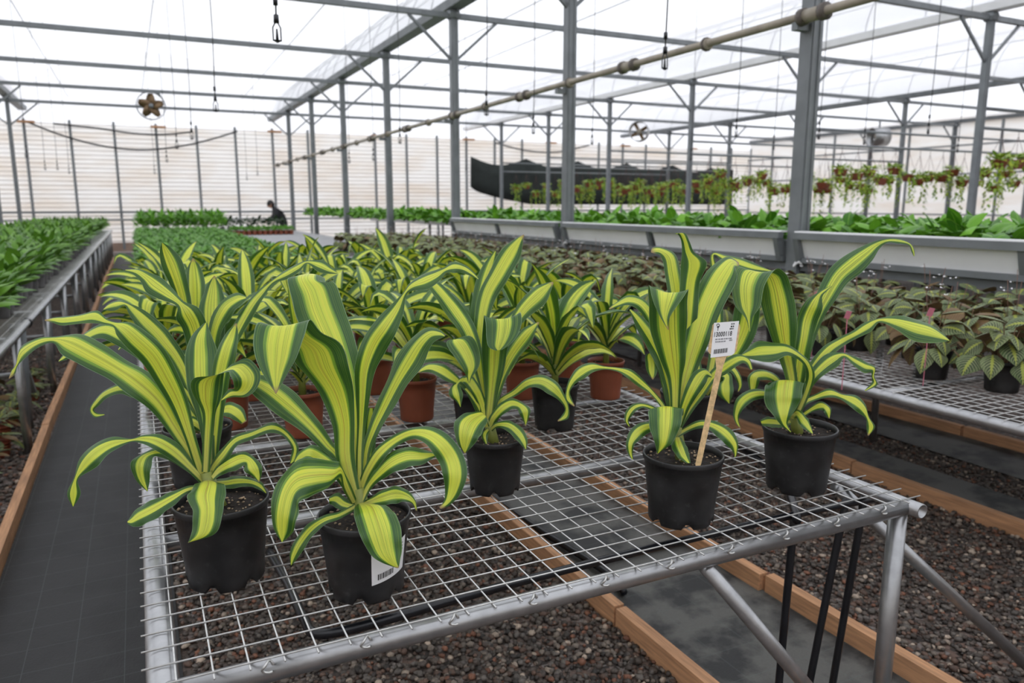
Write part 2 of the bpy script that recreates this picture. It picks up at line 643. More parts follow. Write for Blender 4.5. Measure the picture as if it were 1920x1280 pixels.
bgrp = 'edging boards along the walkways'
bi = 0
for x, lab in ((-0.595, 'reddish pine edging board between black walkway fabric and the gravel'),
               (1.37, 'pine edging board on the gravel side of the dusty fabric under the bench'),
               (1.985, 'pine edging board between dusty fabric and the open gravel strip'),
               (3.32, 'pine edging board beside the grey fabric strip near the prayer plants'),
               (4.455, 'edging board lying under the raised white trough')):
    rr = random.Random(int(x * 1000) + 5)
    y = -1.5 + rr.random()
    while y < 22:
        ln = 3.4
        w, h = 0.04, 0.075
        m = MB()
        dx = rr.uniform(-0.008, 0.008)
        m.box((0, 0, 0), (w, ln - 0.015, h))
        me = m.mesh('edging_board', M_WOOD)
        o = link('edging_board', me, None, (x + dx, y + ln / 2, h / 2), rr.uniform(-0.006, 0.006))
        tag(o, lab, 'board', bgrp)
        y += ln

# loose gravel, real stones near the camera
ico_v = []
_t = (1 + 5 ** 0.5) / 2
for a, b in ((-1, _t), (1, _t), (-1, -_t), (1, -_t)):
    ico_v.append((a, b, 0))
for a, b in ((-1, _t), (1, _t), (-1, -_t), (1, -_t)):
    ico_v.append((0, a, b))
for a, b in ((_t, -1), (_t, 1), (-_t, -1), (-_t, 1)):
    ico_v.append((a, 0, b))
ico_v = np.array(ico_v) / math.hypot(1, _t)
ico_f = np.array([(0, 11, 5), (0, 5, 1), (0, 1, 7), (0, 7, 10), (0, 10, 11), (1, 5, 9), (5, 11, 4), (11, 10, 2), (10, 7, 6), (7, 1, 8),
                  (3, 9, 4), (3, 4, 2), (3, 2, 6), (3, 6, 8), (3, 8, 9), (4, 9, 5), (2, 4, 11), (6, 2, 10), (8, 6, 7), (9, 8, 1)])


def gravel(x0, x1, y0, y1, n, rmin, rmax, label):
    P = np.stack([RNG.uniform(x0, x1, n), RNG.uniform(y0, y1, n), RNG.uniform(0.0, 0.012, n)], 1)
    sc = RNG.uniform(rmin, rmax, (n, 1)) * RNG.uniform(0.65, 1.25, (n, 3))
    sc[:, 2] *= 0.7
    base = ico_v[None] * RNG.uniform(0.75, 1.2, (n, 12, 1)) * sc[:, None]
    a = RNG.uniform(0, 2 * PI, n)
    ca, sa = np.cos(a)[:, None], np.sin(a)[:, None]
    V = np.stack([base[..., 0] * ca - base[..., 1] * sa, base[..., 0] * sa + base[..., 1] * ca, base[..., 2]], -1) + P[:, None]
    F = (ico_f[None] + (np.arange(n) * 12)[:, None, None]).reshape(-1, 3)
    me = bpy.data.meshes.new('gravel')
    nv, nf = n * 12, len(F)
    me.vertices.add(nv)
    me.vertices.foreach_set('co', V.astype(np.float32).ravel())
    me.loops.add(nf * 3)
    me.loops.foreach_set('vertex_index', F.astype(np.int32).ravel())
    me.polygons.add(nf)
    me.polygons.foreach_set('loop_start', np.arange(0, nf * 3, 3, dtype=np.int32))
    pal = np.array([1.5, 1.38, 1.26]) * np.array([(0.045, 0.038, 0.033), (0.085, 0.055, 0.042), (0.06, 0.051, 0.045), (0.13, 0.115, 0.1), (0.14, 0.065, 0.04), (0.085, 0.08, 0.075), (0.026, 0.023, 0.021), (0.3, 0.26, 0.22)])
    k = RNG.choice(len(pal), n, p=[0.19, 0.14, 0.17, 0.14, 0.07, 0.15, 0.09, 0.05])
    c = pal[k] * RNG.uniform(0.7, 1.25, (n, 1))
    cc = np.concatenate([np.repeat(c, 12, 0), np.ones((nv, 1))], 1)
    at = me.attributes.new('stone_col', 'FLOAT_COLOR', 'POINT')
    at.data.foreach_set('color', cc.astype(np.float32).ravel())
    me.materials.append(M_STONE)
    me.update(calc_edges=True)
    return tag(link('gravel', me), label, 'gravel', kind='stuff')


gravel(0.03, 1.345, 1.0, 4.4, 20000, 0.0062, 0.0145, 'loose brown and grey gravel under the wire bench')
gravel(2.01, 3.295, 0.6, 4.4, 20000, 0.0062, 0.0145, 'loose brown gravel strip beyond the pine board and the bench leg')
gravel(3.73, 4.01, 0.9, 4.4, 3500, 0.006, 0.012, 'dirt and gravel strip between two grey fabric strips')
gravel(-1.6, -0.62, 2.6, 9.0, 9000, 0.008, 0.016, 'loose gravel under the bench of leafy green plants')

# ------------------------------------------------------------------ greenhouse shell
XR = [-9.32, -2.62, 4.09, 10.77, 17.45, 24.1]      # column rows
FR = [3.865 + 3.15 * k for k in range(-4, 7)]       # frame lines
YW = 25.75
Y0 = -9.2
ZG = 4.02


def arch_z(q, h=1.75):
    return ZG + 0.05 + h * math.sqrt(max(0.0, 1 - abs(q) ** 2.2))


ceil_root = empty('ceiling')
ceil_root['kind'] = 'structure'
ceil_root['label'] = 'arched white film roof of the greenhouse bays'
for b in range(len(XR) - 1):
    x0, x1 = XR[b], XR[b + 1]
    xm, hwid = (x0 + x1) / 2, (x1 - x0) / 2
    ys = np.linspace(Y0, YW + 0.05, 46)
    # parameter along the arch; clear strip next to the left gutter of every bay
    qs_all = [(-math.cos(PI * k / 40)) for k in range(41)]
    strips = (('clear_film', M_CLEAR, [q for q in qs_all if q <= -0.80]), ('roof_film', M_FILM, [q for q in qs_all if q >= -0.815])) if b >= 2 else (('roof_film', M_FILM, qs_all),)
    for nm, mat, qs in strips:
        V, F = [], []
        for y in ys:
            ft = 0.035 * math.sin((y - FR[0]) / 3.15 * 2 * PI)
            for q in qs:
                V.append((xm + q * hwid * 0.985, y, arch_z(q) - (0.05 + ft if nm == 'roof_film' else 0) * (1 - q * q)))
        nq = len(qs)
        for j in range(len(ys) - 1):
            for i in range(nq - 1):
                a = j * nq + i
                F.append((a, a + 1, a + nq + 1, a + nq))
        struct(nm, mk_mesh(nm, V, F, mat), parent=ceil_root)
    # bows and purlins
    for y in [FR[0] + 1.05 * k for k in range(-1, 34)]:
        if b < 2 or y < 0.5 or y > YW:
            continue
        pts = [(xm + q * hwid * 0.985, y, arch_z(q) - 0.02) for q in qs_all if q <= -0.80]
        struct('roof_rib', MB().tube(pts, 0.012, 5).mesh('roof_rib', M_FRAME, True), parent=ceil_root)
    for q in (-0.80, -0.55, -0.2, 0.2, 0.55) if b >= 2 else ():
        struct('purlin', MB().tube([(xm + q * hwid * 0.985, Y0, arch_z(q) - 0.1), (xm + q * hwid * 0.985, YW, arch_z(q) - 0.1)], 0.012, 5).mesh('purlin', M_FRAME, True), parent=ceil_root)


def corrugated(x0, x1, z0, z1, y, pitch=0.125, amp=0.028, flip=1):
    nz = int((z1 - z0) / pitch * 6)
    V, F = [], []
    for i in range(nz + 1):
        z = z0 + (z1 - z0) * i / nz
        c = math.cos(2 * PI * z / pitch)
        off = amp * (abs(c) ** 0.5) * (1 if c > 0 else -1)
        V += [(x0, y + off, z), (x1, y + off, z)]
    for i in range(nz):
        F.append((2 * i, 2 * i + 1, 2 * i + 3, 2 * i + 2))
    return mk_mesh('wall_panel', V, F, M_WALL)


def gable(y, nm):
    root = empty(nm)
    root['kind'] = 'structure'
    root['label'] = 'end wall of white corrugated sheets between dark posts' if nm == 'wall_back' else 'end wall of white corrugated sheets across from the back wall'
    x = XR[0]
    posts = []
    for b in range(len(XR) - 1):
        for k in range(6):
            posts.append(XR[b] + (XR[b + 1] - XR[b]) * k / 6)
    posts.append(XR[-1])
    for a, c in zip(posts[:-1], posts[1:]):
        link('wall_panel', corrugated(a, c, 0.3, 3.72, y), root)
    for p in posts:
        link('wall_post', MB().box((p, y - 0.06, 1.95), (0.07, 0.05, 3.7)).mesh('wall_post', M_FRAME), root)
    for z in (1.2, 0.98):
        link('wall_rail', MB().box(((XR[0] + XR[-1]) / 2, y - 0.11, z), (XR[-1] - XR[0], 0.05, 0.06)).mesh('wall_rail', M_FRAME if z > 1 else M_GALV), root)
    link('sill_board', MB().box(((XR[0] + XR[-1]) / 2, y - 0.05, 0.17), (XR[-1] - XR[0], 0.05, 0.26)).mesh('sill_board', mk_wood('sill_wood', (0.36, 0.25, 0.19))), root)
    # film gable above the gutter line, bulging a little inward
    for b in range(len(XR) - 1):
        x0, x1 = XR[b], XR[b + 1]
        xm, hw = (x0 + x1) / 2, (x1 - x0) / 2
        V, F = [], []
        nq, nh = 24, 6
        for i in range(nq + 1):
            q = -math.cos(PI * i / nq)
            top = arch_z(q) + 0.02
            for j in range(nh + 1):
                z = 3.66 + (top - 3.66) * j / nh
                V.append((xm + q * hw, y - 0.16 * math.sin(PI * j / nh) * (1 - q * q) ** 0.5 * (1 if y > 0 else -1), z))
        for i in range(nq):
            for j in range(nh):
                a = i * (nh + 1) + j
                F.append((a, a + 1, a + nh + 2, a + nh + 1))
        link('gable_film', mk_mesh('gable_film', V, F, M_FILM), root)
        for q in (-0.98, 0.02):
            link('gable_block', MB().box((xm + q * hw, y - 0.14, 3.7), (0.42, 0.12, 0.06)).mesh('gable_block', M_WOOD), root)


gable(YW, 'wall_back')
gable(Y0 + 0.1, 'wall_front')
for nm, x in (('wall_left', XR[0]), ('wall_right', XR[-1])):
    V = [(x, Y0, 0), (x, YW, 0), (x, YW, ZG + 0.2), (x, Y0, ZG + 0.2)]
    w_ = struct(nm, mk_mesh(nm, V, [(0, 1, 2, 3)], M_WALL, smooth=False), 'sheet side wall of the greenhouse')
    for y in np.arange(Y0 + 0.5, YW, 1.575):
        link('wall_post', MB().box((x + (0.06 if x < 0 else -0.06), y, 2.0), (0.06, 0.06, 4.0)).mesh('wall_post', M_FRAME), w_)
    for z in (1.1, 2.4, 3.3):
        link('wall_rail', MB().box((x + (0.1 if x < 0 else -0.1), (Y0 + YW) / 2, z), (0.05, YW - Y0, 0.05)).mesh('wall_rail', M_FRAME), w_)

# gutters, columns, tie beams
for i, x in enumerate(XR):
    m = MB()
    prof = [(-0.12, 0.1), (-0.1, 0.0), (0.1, 0.0), (0.12, 0.1), (0.105, 0.1), (0.09, 0.02), (-0.09, 0.02), (-0.105, 0.1)]
    V, F = [], []
    for y in (Y0, YW):
        V += [(x + a, y, ZG + c) for a, c in prof]
    n = len(prof)
    for k in range(n):
        F.append((k, (k + 1) % n, n + (k + 1) % n, n + k))
    m.add(V, F)
    tag(link('roof_gutter', m.mesh('roof_gutter', M_PANELW if i == 3 else M_FRAME)), 'white edged roof gutter over the column row beside the hanging basket rails' if i == 3 else 'grey steel roof gutter running over a row of columns', 'gutter', None if i == 3 else 'roof gutters')


def column(x, y, lab, grp, s=0.09):
    root = empty('steel_column', (x, y, 0))
    tag(root, lab, 'column', grp)
    m = MB().box((0, 0, ZG / 2), (s, s, ZG))
    for sx in (-1, 1):
        m.box((sx * s * 0.28, -s / 2 - 0.004, ZG / 2), (s * 0.22, 0.008, ZG))
    link('post', m.mesh('post', M_FRAME), root)
    link('head_plate', MB().lathe([(0.001, -0.05), (0.09, -0.05), (0.11, 0), (0.09, 0.05), (0.001, 0.05)], 8, (0, 0, 3.95)).mesh('head_plate', M_FRAME), root)
    for sx in (-1, 1):
        link('brace', MB().beam((sx * 0.03, 0, 3.36), (sx * 0.64, 0, 3.9), 0.035, 0.035).mesh('brace', M_FRAME), root)


for ri, x in enumerate(XR[1:], 1):
    for y in FR:
        if y < 0 or y > 24:
            continue
        lab = {1: 'grey steel column in the row beyond the leafy green bench', 2: 'grey steel column rising between the white trough units',
               3: 'grey steel column beside the hanging basket rails', 4: 'grey steel column in the row beyond the hanging baskets', 5: 'grey steel column at the right side wall of the greenhouse'}[ri]
        column(x, y, lab, 'columns of row ' + 'abcdef'[ri], 0.1 if ri == 2 else 0.085)
for y in FR:
    if y > 25:
        continue
    tag(link('tie_beam', MB().box(((XR[0] + XR[-1]) / 2, y, 3.94), (XR[-1] - XR[0], 0.07, 0.07)).mesh('tie_beam', M_FRAME)),
        'grey steel tie beam spanning the bays at gutter height', 'beam', 'tie beams')

# thin bracing cables at gutter height
for a, b in (((20, 0), (128, 182)), ((612, 4), (455, 184)), ((287, 0), (265, 180))):
    p, q = at_z(*a, 3.99), at_z(*b, 3.99)
    tag(link('bracing_cable', MB().tube([p, q], 0.006, 5).mesh('bracing_cable', M_CORD, True)), 'thin dark bracing cable stretched between tie beams', 'cable', 'bracing cables')

# heating pipe with couplings
root = empty('heating_pipe', (3.965, 0, 2.6))
tag(root, 'beige pipe with ribbed couplings clamped along the column row', 'pipe')
link('pipe', MB().tube([(0, -8, 0), (0, 24.9, 0.01)], 0.028, 12).mesh('pipe', M_CREAM, True), root)
coup = MB().tube([(0, -0.085, 0), (0, 0.085, 0)], 0.044, 12).mesh('coupling', M_CREAM, True)
ring = MB().tube([(0, -0.02, 0), (0, 0.02, 0)], 0.055, 12).mesh('collar', M_CREAMDARK, True)
k = 0
y = 1.7
while y < 24.5:
    if k % 2 == 0:
        o = link('coupling', coup, root, (0, y, 0))
        for dy in (-0.085, 0.085):
            link('collar', ring, o, (0, dy, 0))
    else:
        o = link('coupling', coup, root, (0, y, 0))
        o.scale = (0.95, 0.35, 0.95)
        link('collar', ring, o, (0, 0, 0))
    y += 1.02
    k += 1
for yy in FR:
    if 0 < yy < 24:
        link('clamp', MB().box((0.05, yy, -0.05), (0.16, 0.05, 0.05)).mesh('clamp', M_FRAME), root)

# drooping cables on the back wall
for pts, lab in ((((45, 226), (120, 255), (200, 275), (275, 281), (345, 273), (400, 260), (445, 246)), 'black hose drooping in a long curve along the back wall'),
                 (((100, 232), (180, 240), (250, 250), (310, 252), (362, 247)), 'short dark cable hanging along the top of the back wall'),
                 (((930, 268), (985, 282), (1045, 285), (1105, 272)), 'dark hose drooping above the dark shade net')):
    P3 = smooth_pts([at_y(*p, YW - 0.15) for p in pts], 4)
    tag(link('drooping_hose', MB().tube(P3, 0.028, 6).mesh('drooping_hose', M_CORD, True)), lab, 'hose')

# dark shade net with scalloped top hung on the back wall
V, F = [], []
nx = 60
for i in range(nx + 1):
    x = 10.9 + 12.2 * i / nx
    sc = abs(math.sin((x - 10.9) / 2.23 * PI)) if x < 22 else 0.4
    zt = 3.12 - 0.26 * sc - 0.01 * (x - 10.9)
    zb = 2.05 - 0.62 * min(1, (x - 10.9) / 2.5) ** 0.6
    for j in range(4):
        V.append((x, YW - 0.13 - 0.02 * math.sin(x * 5 + j), zb + (zt - zb) * j / 3))
for i in range(nx):
    for j in range(3):
        a = i * 4 + j
        F.append((a, a + 4, a + 5, a + 1))
me = mk_mesh('shade_net', V, F, M_SHADE)
o = link('shade_net', me)
md = o.modifiers.new('thick', 'SOLIDIFY')
md.thickness = 0.01
tag(o, 'dark green shade net hung in scallops on the back wall', 'net')

# hanging sprinklers on thin hoses
spr = MB()
spr.tube([(0, 0, 0.11), (0, 0, 0.075)], [0.011, 0.013], 8)
for s in (-1, 1):
    spr.tube([(s * 0.006, 0, 0.075), (s * 0.017, 0, 0.055), (s * 0.017, 0, 0.0), (0, 0, -0.008)], 0.0035, 5)
spr.tube([(-0.02, 0, 0), (0.02, 0, 0)], 0.004, 5)
spr.tube([(0, 0, 0.05), (0, 0, -0.004)], [0.004, 0.008], 6)
SPR = spr.mesh('sprinkler_head', M_HOSE, True)
for p in ((520, 76), (405, 208), (360, 260), (332, 278), (313, 303), (1246, 128), (912, 215), (750, 268), (85, 318), (50, 295), (108, 318), (655, 305),
          (290, 325), (463, 337), (483, 328), (1535, 260), (874, 318), (130, 325), (1000, 250), (1110, 270), (1380, 255), (1450, 280), (1620, 270), (1740, 250), (1795, 285), (700, 300), (1295, 300)):
    P3 = at_z(*p, 2.14)
    root = empty('hanging_sprinkler', P3)
    near = P3[1] < 7 and P3[0] < 4
    lab = 'black sprinkler hanging on a thin hose over the dracaena bench' if P3[0] < 1.6 and P3[0] > 0 else ('black sprinkler hanging on a thin hose over the prayer plants' if 1.6 <= P3[0] < 4 else ('black sprinkler hanging on a thin hose beyond the white trough' if P3[0] >= 4 else 'black sprinkler hanging on a thin hose over the leafy green bench'))
    tag(root, lab, 'sprinkler', 'hanging sprinklers')
    link('sprinkler_head', SPR, root)
    bx = max(b_ for b_ in range(len(XR) - 1) if XR[b_] <= P3[0])
    rq = (P3[0] - (XR[bx] + XR[bx + 1]) / 2) / ((XR[bx + 1] - XR[bx]) / 2)
    link('hose', MB().tube([(0, 0, 0.1), (0.012, 0, 0.6), (0, 0, arch_z(rq) - P3[2])], 0.004, 5).mesh('hose', M_CORD, True), root)
    link('weight', MB().tube([(0, 0, 0.15), (0, 0, 0.185)], 0.011, 6).mesh('weight', M_HOSE, True), root)


# circulation fans
def open_fan(loc, r, rz, lab):
    root = empty('circulation_fan', loc, rz)
    tag(root, lab, 'fan')
    for dy in (-0.04, 0.04):
        link('guard_ring', MB().tube([(r * math.cos(a), dy, r * math.sin(a)) for a in np.linspace(0, 2 * PI, 33)[:-1]], 0.011, 6, closed=True).mesh('guard_ring', M_FRAME, True), root)
    for k in range(5):
        a = 2 * PI * k / 5 + 0.3
        V, F = [], []
        for i in range(5):
            rr = r * (0.16 + 0.76 * i / 4)
            wdt = r * (0.16 + 0.22 * math.sin(PI * min(1, 0.2 + i / 5)))
            for s in (-1, 1):
                ang = a + s * wdt / rr * 0.9
                V.append((rr * math.cos(ang), s * 0.035, rr * math.sin(ang)))
        for i in range(4):
            F.append((2 * i, 2 * i + 1, 2 * i + 3, 2 * i + 2))
        bl = link('blade', mk_mesh('blade', V, F, M_BRASS), root)
        md = bl.modifiers.new('thick', 'SOLIDIFY')
        md.thickness = 0.006
    link('hub', MB().tube([(0, -0.07, 0), (0, 0.1, 0)], 0.05, 12).mesh('hub', M_FRAME, True), root)
    link('spoke', MB().beam((-r, 0.05, 0), (r, 0.05, 0), 0.02, 0.02).mesh('spoke', M_FRAME), root)
    link('bracket', MB().beam((r * 0.7, 0, r * 0.7), (r * 0.55, 0, 3.91 - loc[2]), 0.05, 0.05).mesh('bracket', M_FRAME), root)


open_fan((0.5, 19.615, 3.62), 0.30, 0.05, 'round fan with brown blades hanging below a tie beam near the back wall')


def drum_fan(loc, r, ln, rz, lab):
    root = empty('drum_fan', loc, rz)
    tag(root, lab, 'fan')
    prof = [(-ln / 2, r), (ln / 2, r), (ln / 2, r * 0.95), (-ln / 2, r * 0.95)]
    n = 28
    V, F = [], []
    for yy, rr in prof:
        for k in range(n):
            V.append((rr * math.cos(2 * PI * k / n), yy, rr * math.sin(2 * PI * k / n)))
    for i in range(4):
        for k in range(n):
            F.append((i * n + k, i * n + (k + 1) % n, ((i + 1) % 4) * n + (k + 1) % n, ((i + 1) % 4) * n + k))
    link('drum', mk_mesh('drum', V, F, M_GALV), root)
    for k in range(4):
        a = 2 * PI * k / 4 + 0.5
        bl = MB().box((r * 0.5 * math.cos(a), 0, r * 0.5 * math.sin(a)), (r * 0.8, 0.01, r * 0.35), (0.4, -a, 0))
        link('blade', bl.mesh('blade', M_BRASS), root)
    link('motor', MB().tube([(0, -0.1, 0), (0, 0.12, 0)], r * 0.28, 12).mesh('motor', M_CREAM, True), root)
    link('strut', MB().beam((-r, 0, 0), (r, 0, 0), 0.02, 0.02).mesh('strut', M_FRAME), root)
    link('bracket', MB().beam((0, 0, r), (0, 0, 3.91 - loc[2]), 0.04, 0.04).mesh('bracket', M_FRAME), root)


drum_fan((13.9, 19.615, 3.6), 0.29, 0.42, -0.75, 'galvanised drum fan hanging in the bay of the dark shade net')
drum_fan((20.5, 16.465, 3.45), 0.27, 0.5, -1.9, 'grey drum fan hanging beyond the hanging baskets')


# ------------------------------------------------------------------ benches
def wire_objs(root, x0, x1, ys, xs, y0, y1, z):
    cx = MB().tube([(x0, 0, 0), (x1, 0, 0)], 0.0016, 5).mesh('wire', M_WIRE, True)
    cy = MB().tube([(0, y0, 0), (0, y1, 0)], 0.0016, 5).mesh('wire', M_WIRE, True)
    for y in ys:
        link('wire', cx, root, (0, y, z - 0.002))
    for x in xs:
        link('wire', cy, root, (x, 0, z - 0.0055))


def leg_pair(root, x, y, z, r=0.02):
    link('leg', MB().tube([(x, y, 0.0), (x, y, z)], r, 12).mesh('leg', M_GALV, True), root)


B1 = empty('wire_bench')
tag(B1, 'galvanised tube bench with welded wire top carrying the striped dracaenas', 'bench')
zt = ZT - 0.0075
link('front_tube', MB().tube([(-0.02, 1.105, zt - 0.019), (1.575, 1.105, zt - 0.019)], 0.019, 16).mesh('front_tube', M_GALV, True), B1)
for x in (-0.018, 1.575):
    tb = MB()
    n = 16
    ro = 0.023 if x < 0 else 0.0175
    prof = [(ro, 1.065), (ro, 24.8), (ro - 0.003, 24.8), (ro - 0.003, 1.065)]
    V, F = [], []
    for rr, yy in prof:
        for k in range(n):
            V.append((x + rr * math.cos(2 * PI * k / n), yy, zt - ro + rr * math.sin(2 * PI * k / n)))
    for i in range(4):
        for k in range(n):
            F.append((i * n + k, i * n + (k + 1) % n, ((i + 1) % 4) * n + (k + 1) % n, ((i + 1) % 4) * n + k))
    link('side_tube', mk_mesh('side_tube', V, F, M_GALV), B1)
for y in (1.675, 2.255, 2.85, 3.45, 4.05, 4.65):
    link('crossbar', MB().tube([(-0.01, y, zt - 0.03), (1.565, y, zt - 0.03)], 0.018, 10).mesh('crossbar', M_GALV, True), B1)
for y in (1.115, 3.45, 5.8, 8.2, 10.6, 13.0, 15.4, 17.8, 20.2, 22.6):
    for x in (0.0, 1.56):
        leg_pair(B1, x, y, zt - 0.03, 0.021)
link('brace', MB().tube([(0.985, 1.115, zt - 0.045), (1.55, 1.115, 0.03)], 0.0165, 12).mesh('brace', M_GALV, True), B1)
ft = at_z(1975, 1294, 0.0)
link('brace', MB().tube([(1.555, 1.29, zt - 0.03), tuple(ft)], 0.0165, 12).mesh('brace', M_GALV, True), B1)
wire_objs(B1, -0.045, 1.605, [1.095 + 0.05 * k for k in range(80)], [0.0 + 0.05 * k for k in range(32)], 1.082, 24.7, ZT)
clip = MB().tube([(0.009 * math.cos(a), 0.004 * math.sin(2 * a), 0.009 * math.sin(a)) for a in np.linspace(0, 1.7 * PI, 12)], 0.0022, 5).mesh('clip', M_WIRE, True)
for x in np.arange(0.125, 1.55, 0.15):
    link('clip', clip, B1, (x, 1.087, zt - 0.004), 0.3)

B2 = empty('wire_bench')
tag(B2, 'galvanised wire bench filled with patterned prayer plants', 'bench')
for x in (2.45, 3.93):
    link('side_tube', MB().tube([(x, 0.2, zt - 0.02), (x, 12.2, zt - 0.02)], 0.02, 14).mesh('side_tube', M_GALV, True), B2)
for y in np.arange(0.5, 12, 0.7):
    link('crossbar', MB().tube([(2.45, y, zt - 0.03), (3.93, y, zt - 0.03)], 0.0145, 8).mesh('crossbar', M_GALV, True), B2)
for y in (0.6, 3.0, 5.4, 7.8, 10.2, 12.0):
    for x in (2.47, 3.9):
        leg_pair(B2, x, y, zt - 0.03)
wire_objs(B2, 2.425, 3.95, [0.5 + 0.05 * k for k in range(110)], [2.47 + 0.05 * k for k in range(30)], 0.4, 12.2, ZT)

B3 = empty('wire_bench')
tag(B3, 'long grey tube bench with black joint carrying leafy green pot plants', 'bench')
for x in (-0.64, -2.3):
    link('side_tube', MB().tube([(x, 0.5, zt - 0.02), (x, 24.2, zt - 0.02)], 0.024, 14).mesh('side_tube', M_GALV, True), B3)
jy = at_z(33, 600, zt)[1]
link('joint', MB().tube([(-0.64, jy - 0.03, zt - 0.02), (-0.64, jy + 0.03, zt - 0.02)], 0.03, 14).mesh('joint', M_HOSE, True), B3)
for y in np.arange(1.2, 24, 1.2):
    link('crossbar', MB().tube([(-2.3, y, zt - 0.04), (-0.64, y, zt - 0.04)], 0.016, 8).mesh('crossbar', M_GALV, True), B3)
for y in np.arange(jy - 0.35, 24, 1.55):
    link('leg', MB().tube([(-0.66, y, 0), (-0.66, y, zt - 0.03)], 0.024, 10).mesh('leg', M_GALV, True), B3)
    link('leg', MB().tube([(-0.72, y + 0.55, 0), (-0.7, y + 0.55, zt - 0.03)], 0.03, 10).mesh('leg', M_FRAME, True), B3)  # darker steel than its galvanised neighbour, standing in for shade; brace likewise
    link('brace', MB().beam((-0.74, y + 0.5, zt - 0.05), (-0.74, y + 1.15, 0.12), 0.03, 0.03).mesh('brace', M_FRAME), B3)
    link('lower_rail', MB().tube([(-2.25, y + 0.55, 0.36), (-0.7, y + 0.55, 0.36)], 0.018, 8).mesh('lower_rail', M_GALV, True), B3)
m = MB()
for y in np.arange(3.0, 24.0, 0.05):
    m.tube([(-2.32, y, ZT - 0.002), (-0.62, y, ZT - 0.002)], 0.002, 3, cap=False)
for x in np.arange(-2.28, -0.62, 0.05):
    m.tube([(x, 3.0, ZT - 0.005), (x, 24.0, ZT - 0.005)], 0.002, 3, cap=False)
link('wire_mesh', m.mesh('wire_mesh', M_WIRE), B3)

B4 = empty('cloth_bench')
tag(B4, 'long bench topped with plain grey cloth near the back wall', 'bench')
link('bench_top', MB().box((2.72, 18.4, ZT - 0.03), (2.2, 12.0, 0.05)).mesh('bench_top', M_GREYCLOTH), B4)
for y in (12.8, 16, 20, 24):
    for x in (1.72, 3.7):
        leg_pair(B4, x, y, ZT - 0.05)

# raised white trough units between the columns
zr = 1.225
ys = [FR[0] - 3.15 * 2 + 3.15 * k for k in range(9)]
for k in range(len(ys) - 1):
    y0, y1 = ys[k] + 0.06, ys[k + 1] - 0.06
    root = empty('raised_trough', (3.99, (y0 + y1) / 2, 0))
    tag(root, 'raised planting trough with white panels in a grey frame, full of green foliage', 'trough', 'raised troughs between the columns')
    L = y1 - y0
    rot = (0, -0.3, 0)
    link('top_rail', MB().box((0, 0, zr - 0.022), (0.05, L, 0.044)).mesh('top_rail', M_FRAME), root)
    link('top_lip', MB().box((0.035, 0, zr + 0.003), (0.07, L, 0.012)).mesh('top_lip', M_PANELW), root)
    link('bottom_rail', MB().box((0.05, 0, zr - 0.185), (0.045, L, 0.035)).mesh('bottom_rail', M_FRAME), root)
    for yy in (-L / 2 + 0.03, 0.02, L / 2 - 0.03):
        link('upright', MB().beam((0.0, yy, zr - 0.03), (0.05, yy, zr - 0.19), 0.06 if abs(yy) > 0.1 else 0.03, 0.04).mesh('upright', M_FRAME), root)
    for s in (-1, 1):
        V = [(0.012, s * 0.03, zr - 0.04), (0.012, s * (L / 2 - 0.05), zr - 0.04), (0.058, s * (L / 2 - 0.05), zr - 0.175), (0.058, s * 0.03, zr - 0.175)]
        V += [(a + 0.012, b, c) for a, b, c in V]
        link('panel', mk_mesh('panel', V, [(0, 1, 2, 3), (7, 6, 5, 4), (0, 4, 5, 1), (1, 5, 6, 2), (2, 6, 7, 3), (3, 7, 4, 0)], M_PANELW, smooth=False), root)
    link('tray', MB().box((0.92, 0, zr - 0.12), (1.7, L, 0.12)).mesh('tray', M_FRAME), root)
    link('under_rail', MB().box((0.1, 0, zr - 0.235), (0.05, L, 0.05)).mesh('under_rail', M_FRAME), root)
    for yy in (-L / 2 + 0.05, L / 2 - 0.05):
        for xx in (0.12, 1.65):
            link('leg', MB().box((xx, yy, (zr - 0.18) / 2), (0.05, 0.05, zr - 0.18)).mesh('leg', M_FRAME), root)
    o = link('valve', MB().tube([(0.03 + 0.02 * math.cos(a), L / 2 - 0.02 + 0.03 * math.sin(a), zr - 0.215 + 0.018 * math.sin(2 * a)) for a in np.linspace(0, 1.6 * PI, 10)], 0.008, 6).mesh('valve', M_WHITE, True), root)

# ------------------------------------------------------------------ black hoses
def hose(pts, r, lab, n=8, mat=None):
    P3 = smooth_pts(pts, 6)
    return tag(link('irrigation_hose', MB().tube(P3, r, n).mesh('irrigation_hose', mat or M_HOSE, True)), lab, 'hose')


zh = ZT - 0.055
hose([at_z(505, 1035, zh), at_z(540, 1095, zh), at_z(570, 1160, zh), at_z(598, 1188, zh), at_z(700, 1168, zh), at_z(900, 1110, zh), at_z(1150, 1045, zh), at_z(1400, 985, zh), at_z(1560, 950, zh), at_z(1640, 935, zh)], 0.009,
     'black irrigation hose running under the wire top along the bench front')
hose([at_z(1330, 800, zh), at_z(1420, 860, zh), at_z(1470, 905, zh), at_z(1490, 955, zh), at_z(1494, 975, zh)], 0.011, 'short black hose crossing under the wire top beside the tagged pot')
for i, (a, b, lab) in enumerate((((1.372, 0.70), (1.352, 0.0), 'upright black tube hanging from the bench front, farthest from the corner leg'),
                                 ((1.547, 0.70), (1.437, 0.0), 'slanting black tube hanging from the bench front, between two others'),
                                 ((1.615, 0.70), (1.535, 0.0), 'slanting black tube hanging from the bench front, next to the corner leg'))):
    hose([(a[0], 1.25, a[1] - 0.02), ((a[0] + b[0]) / 2, 1.25, 0.35), (b[0], 1.25, 0.01)], 0.0095, lab)
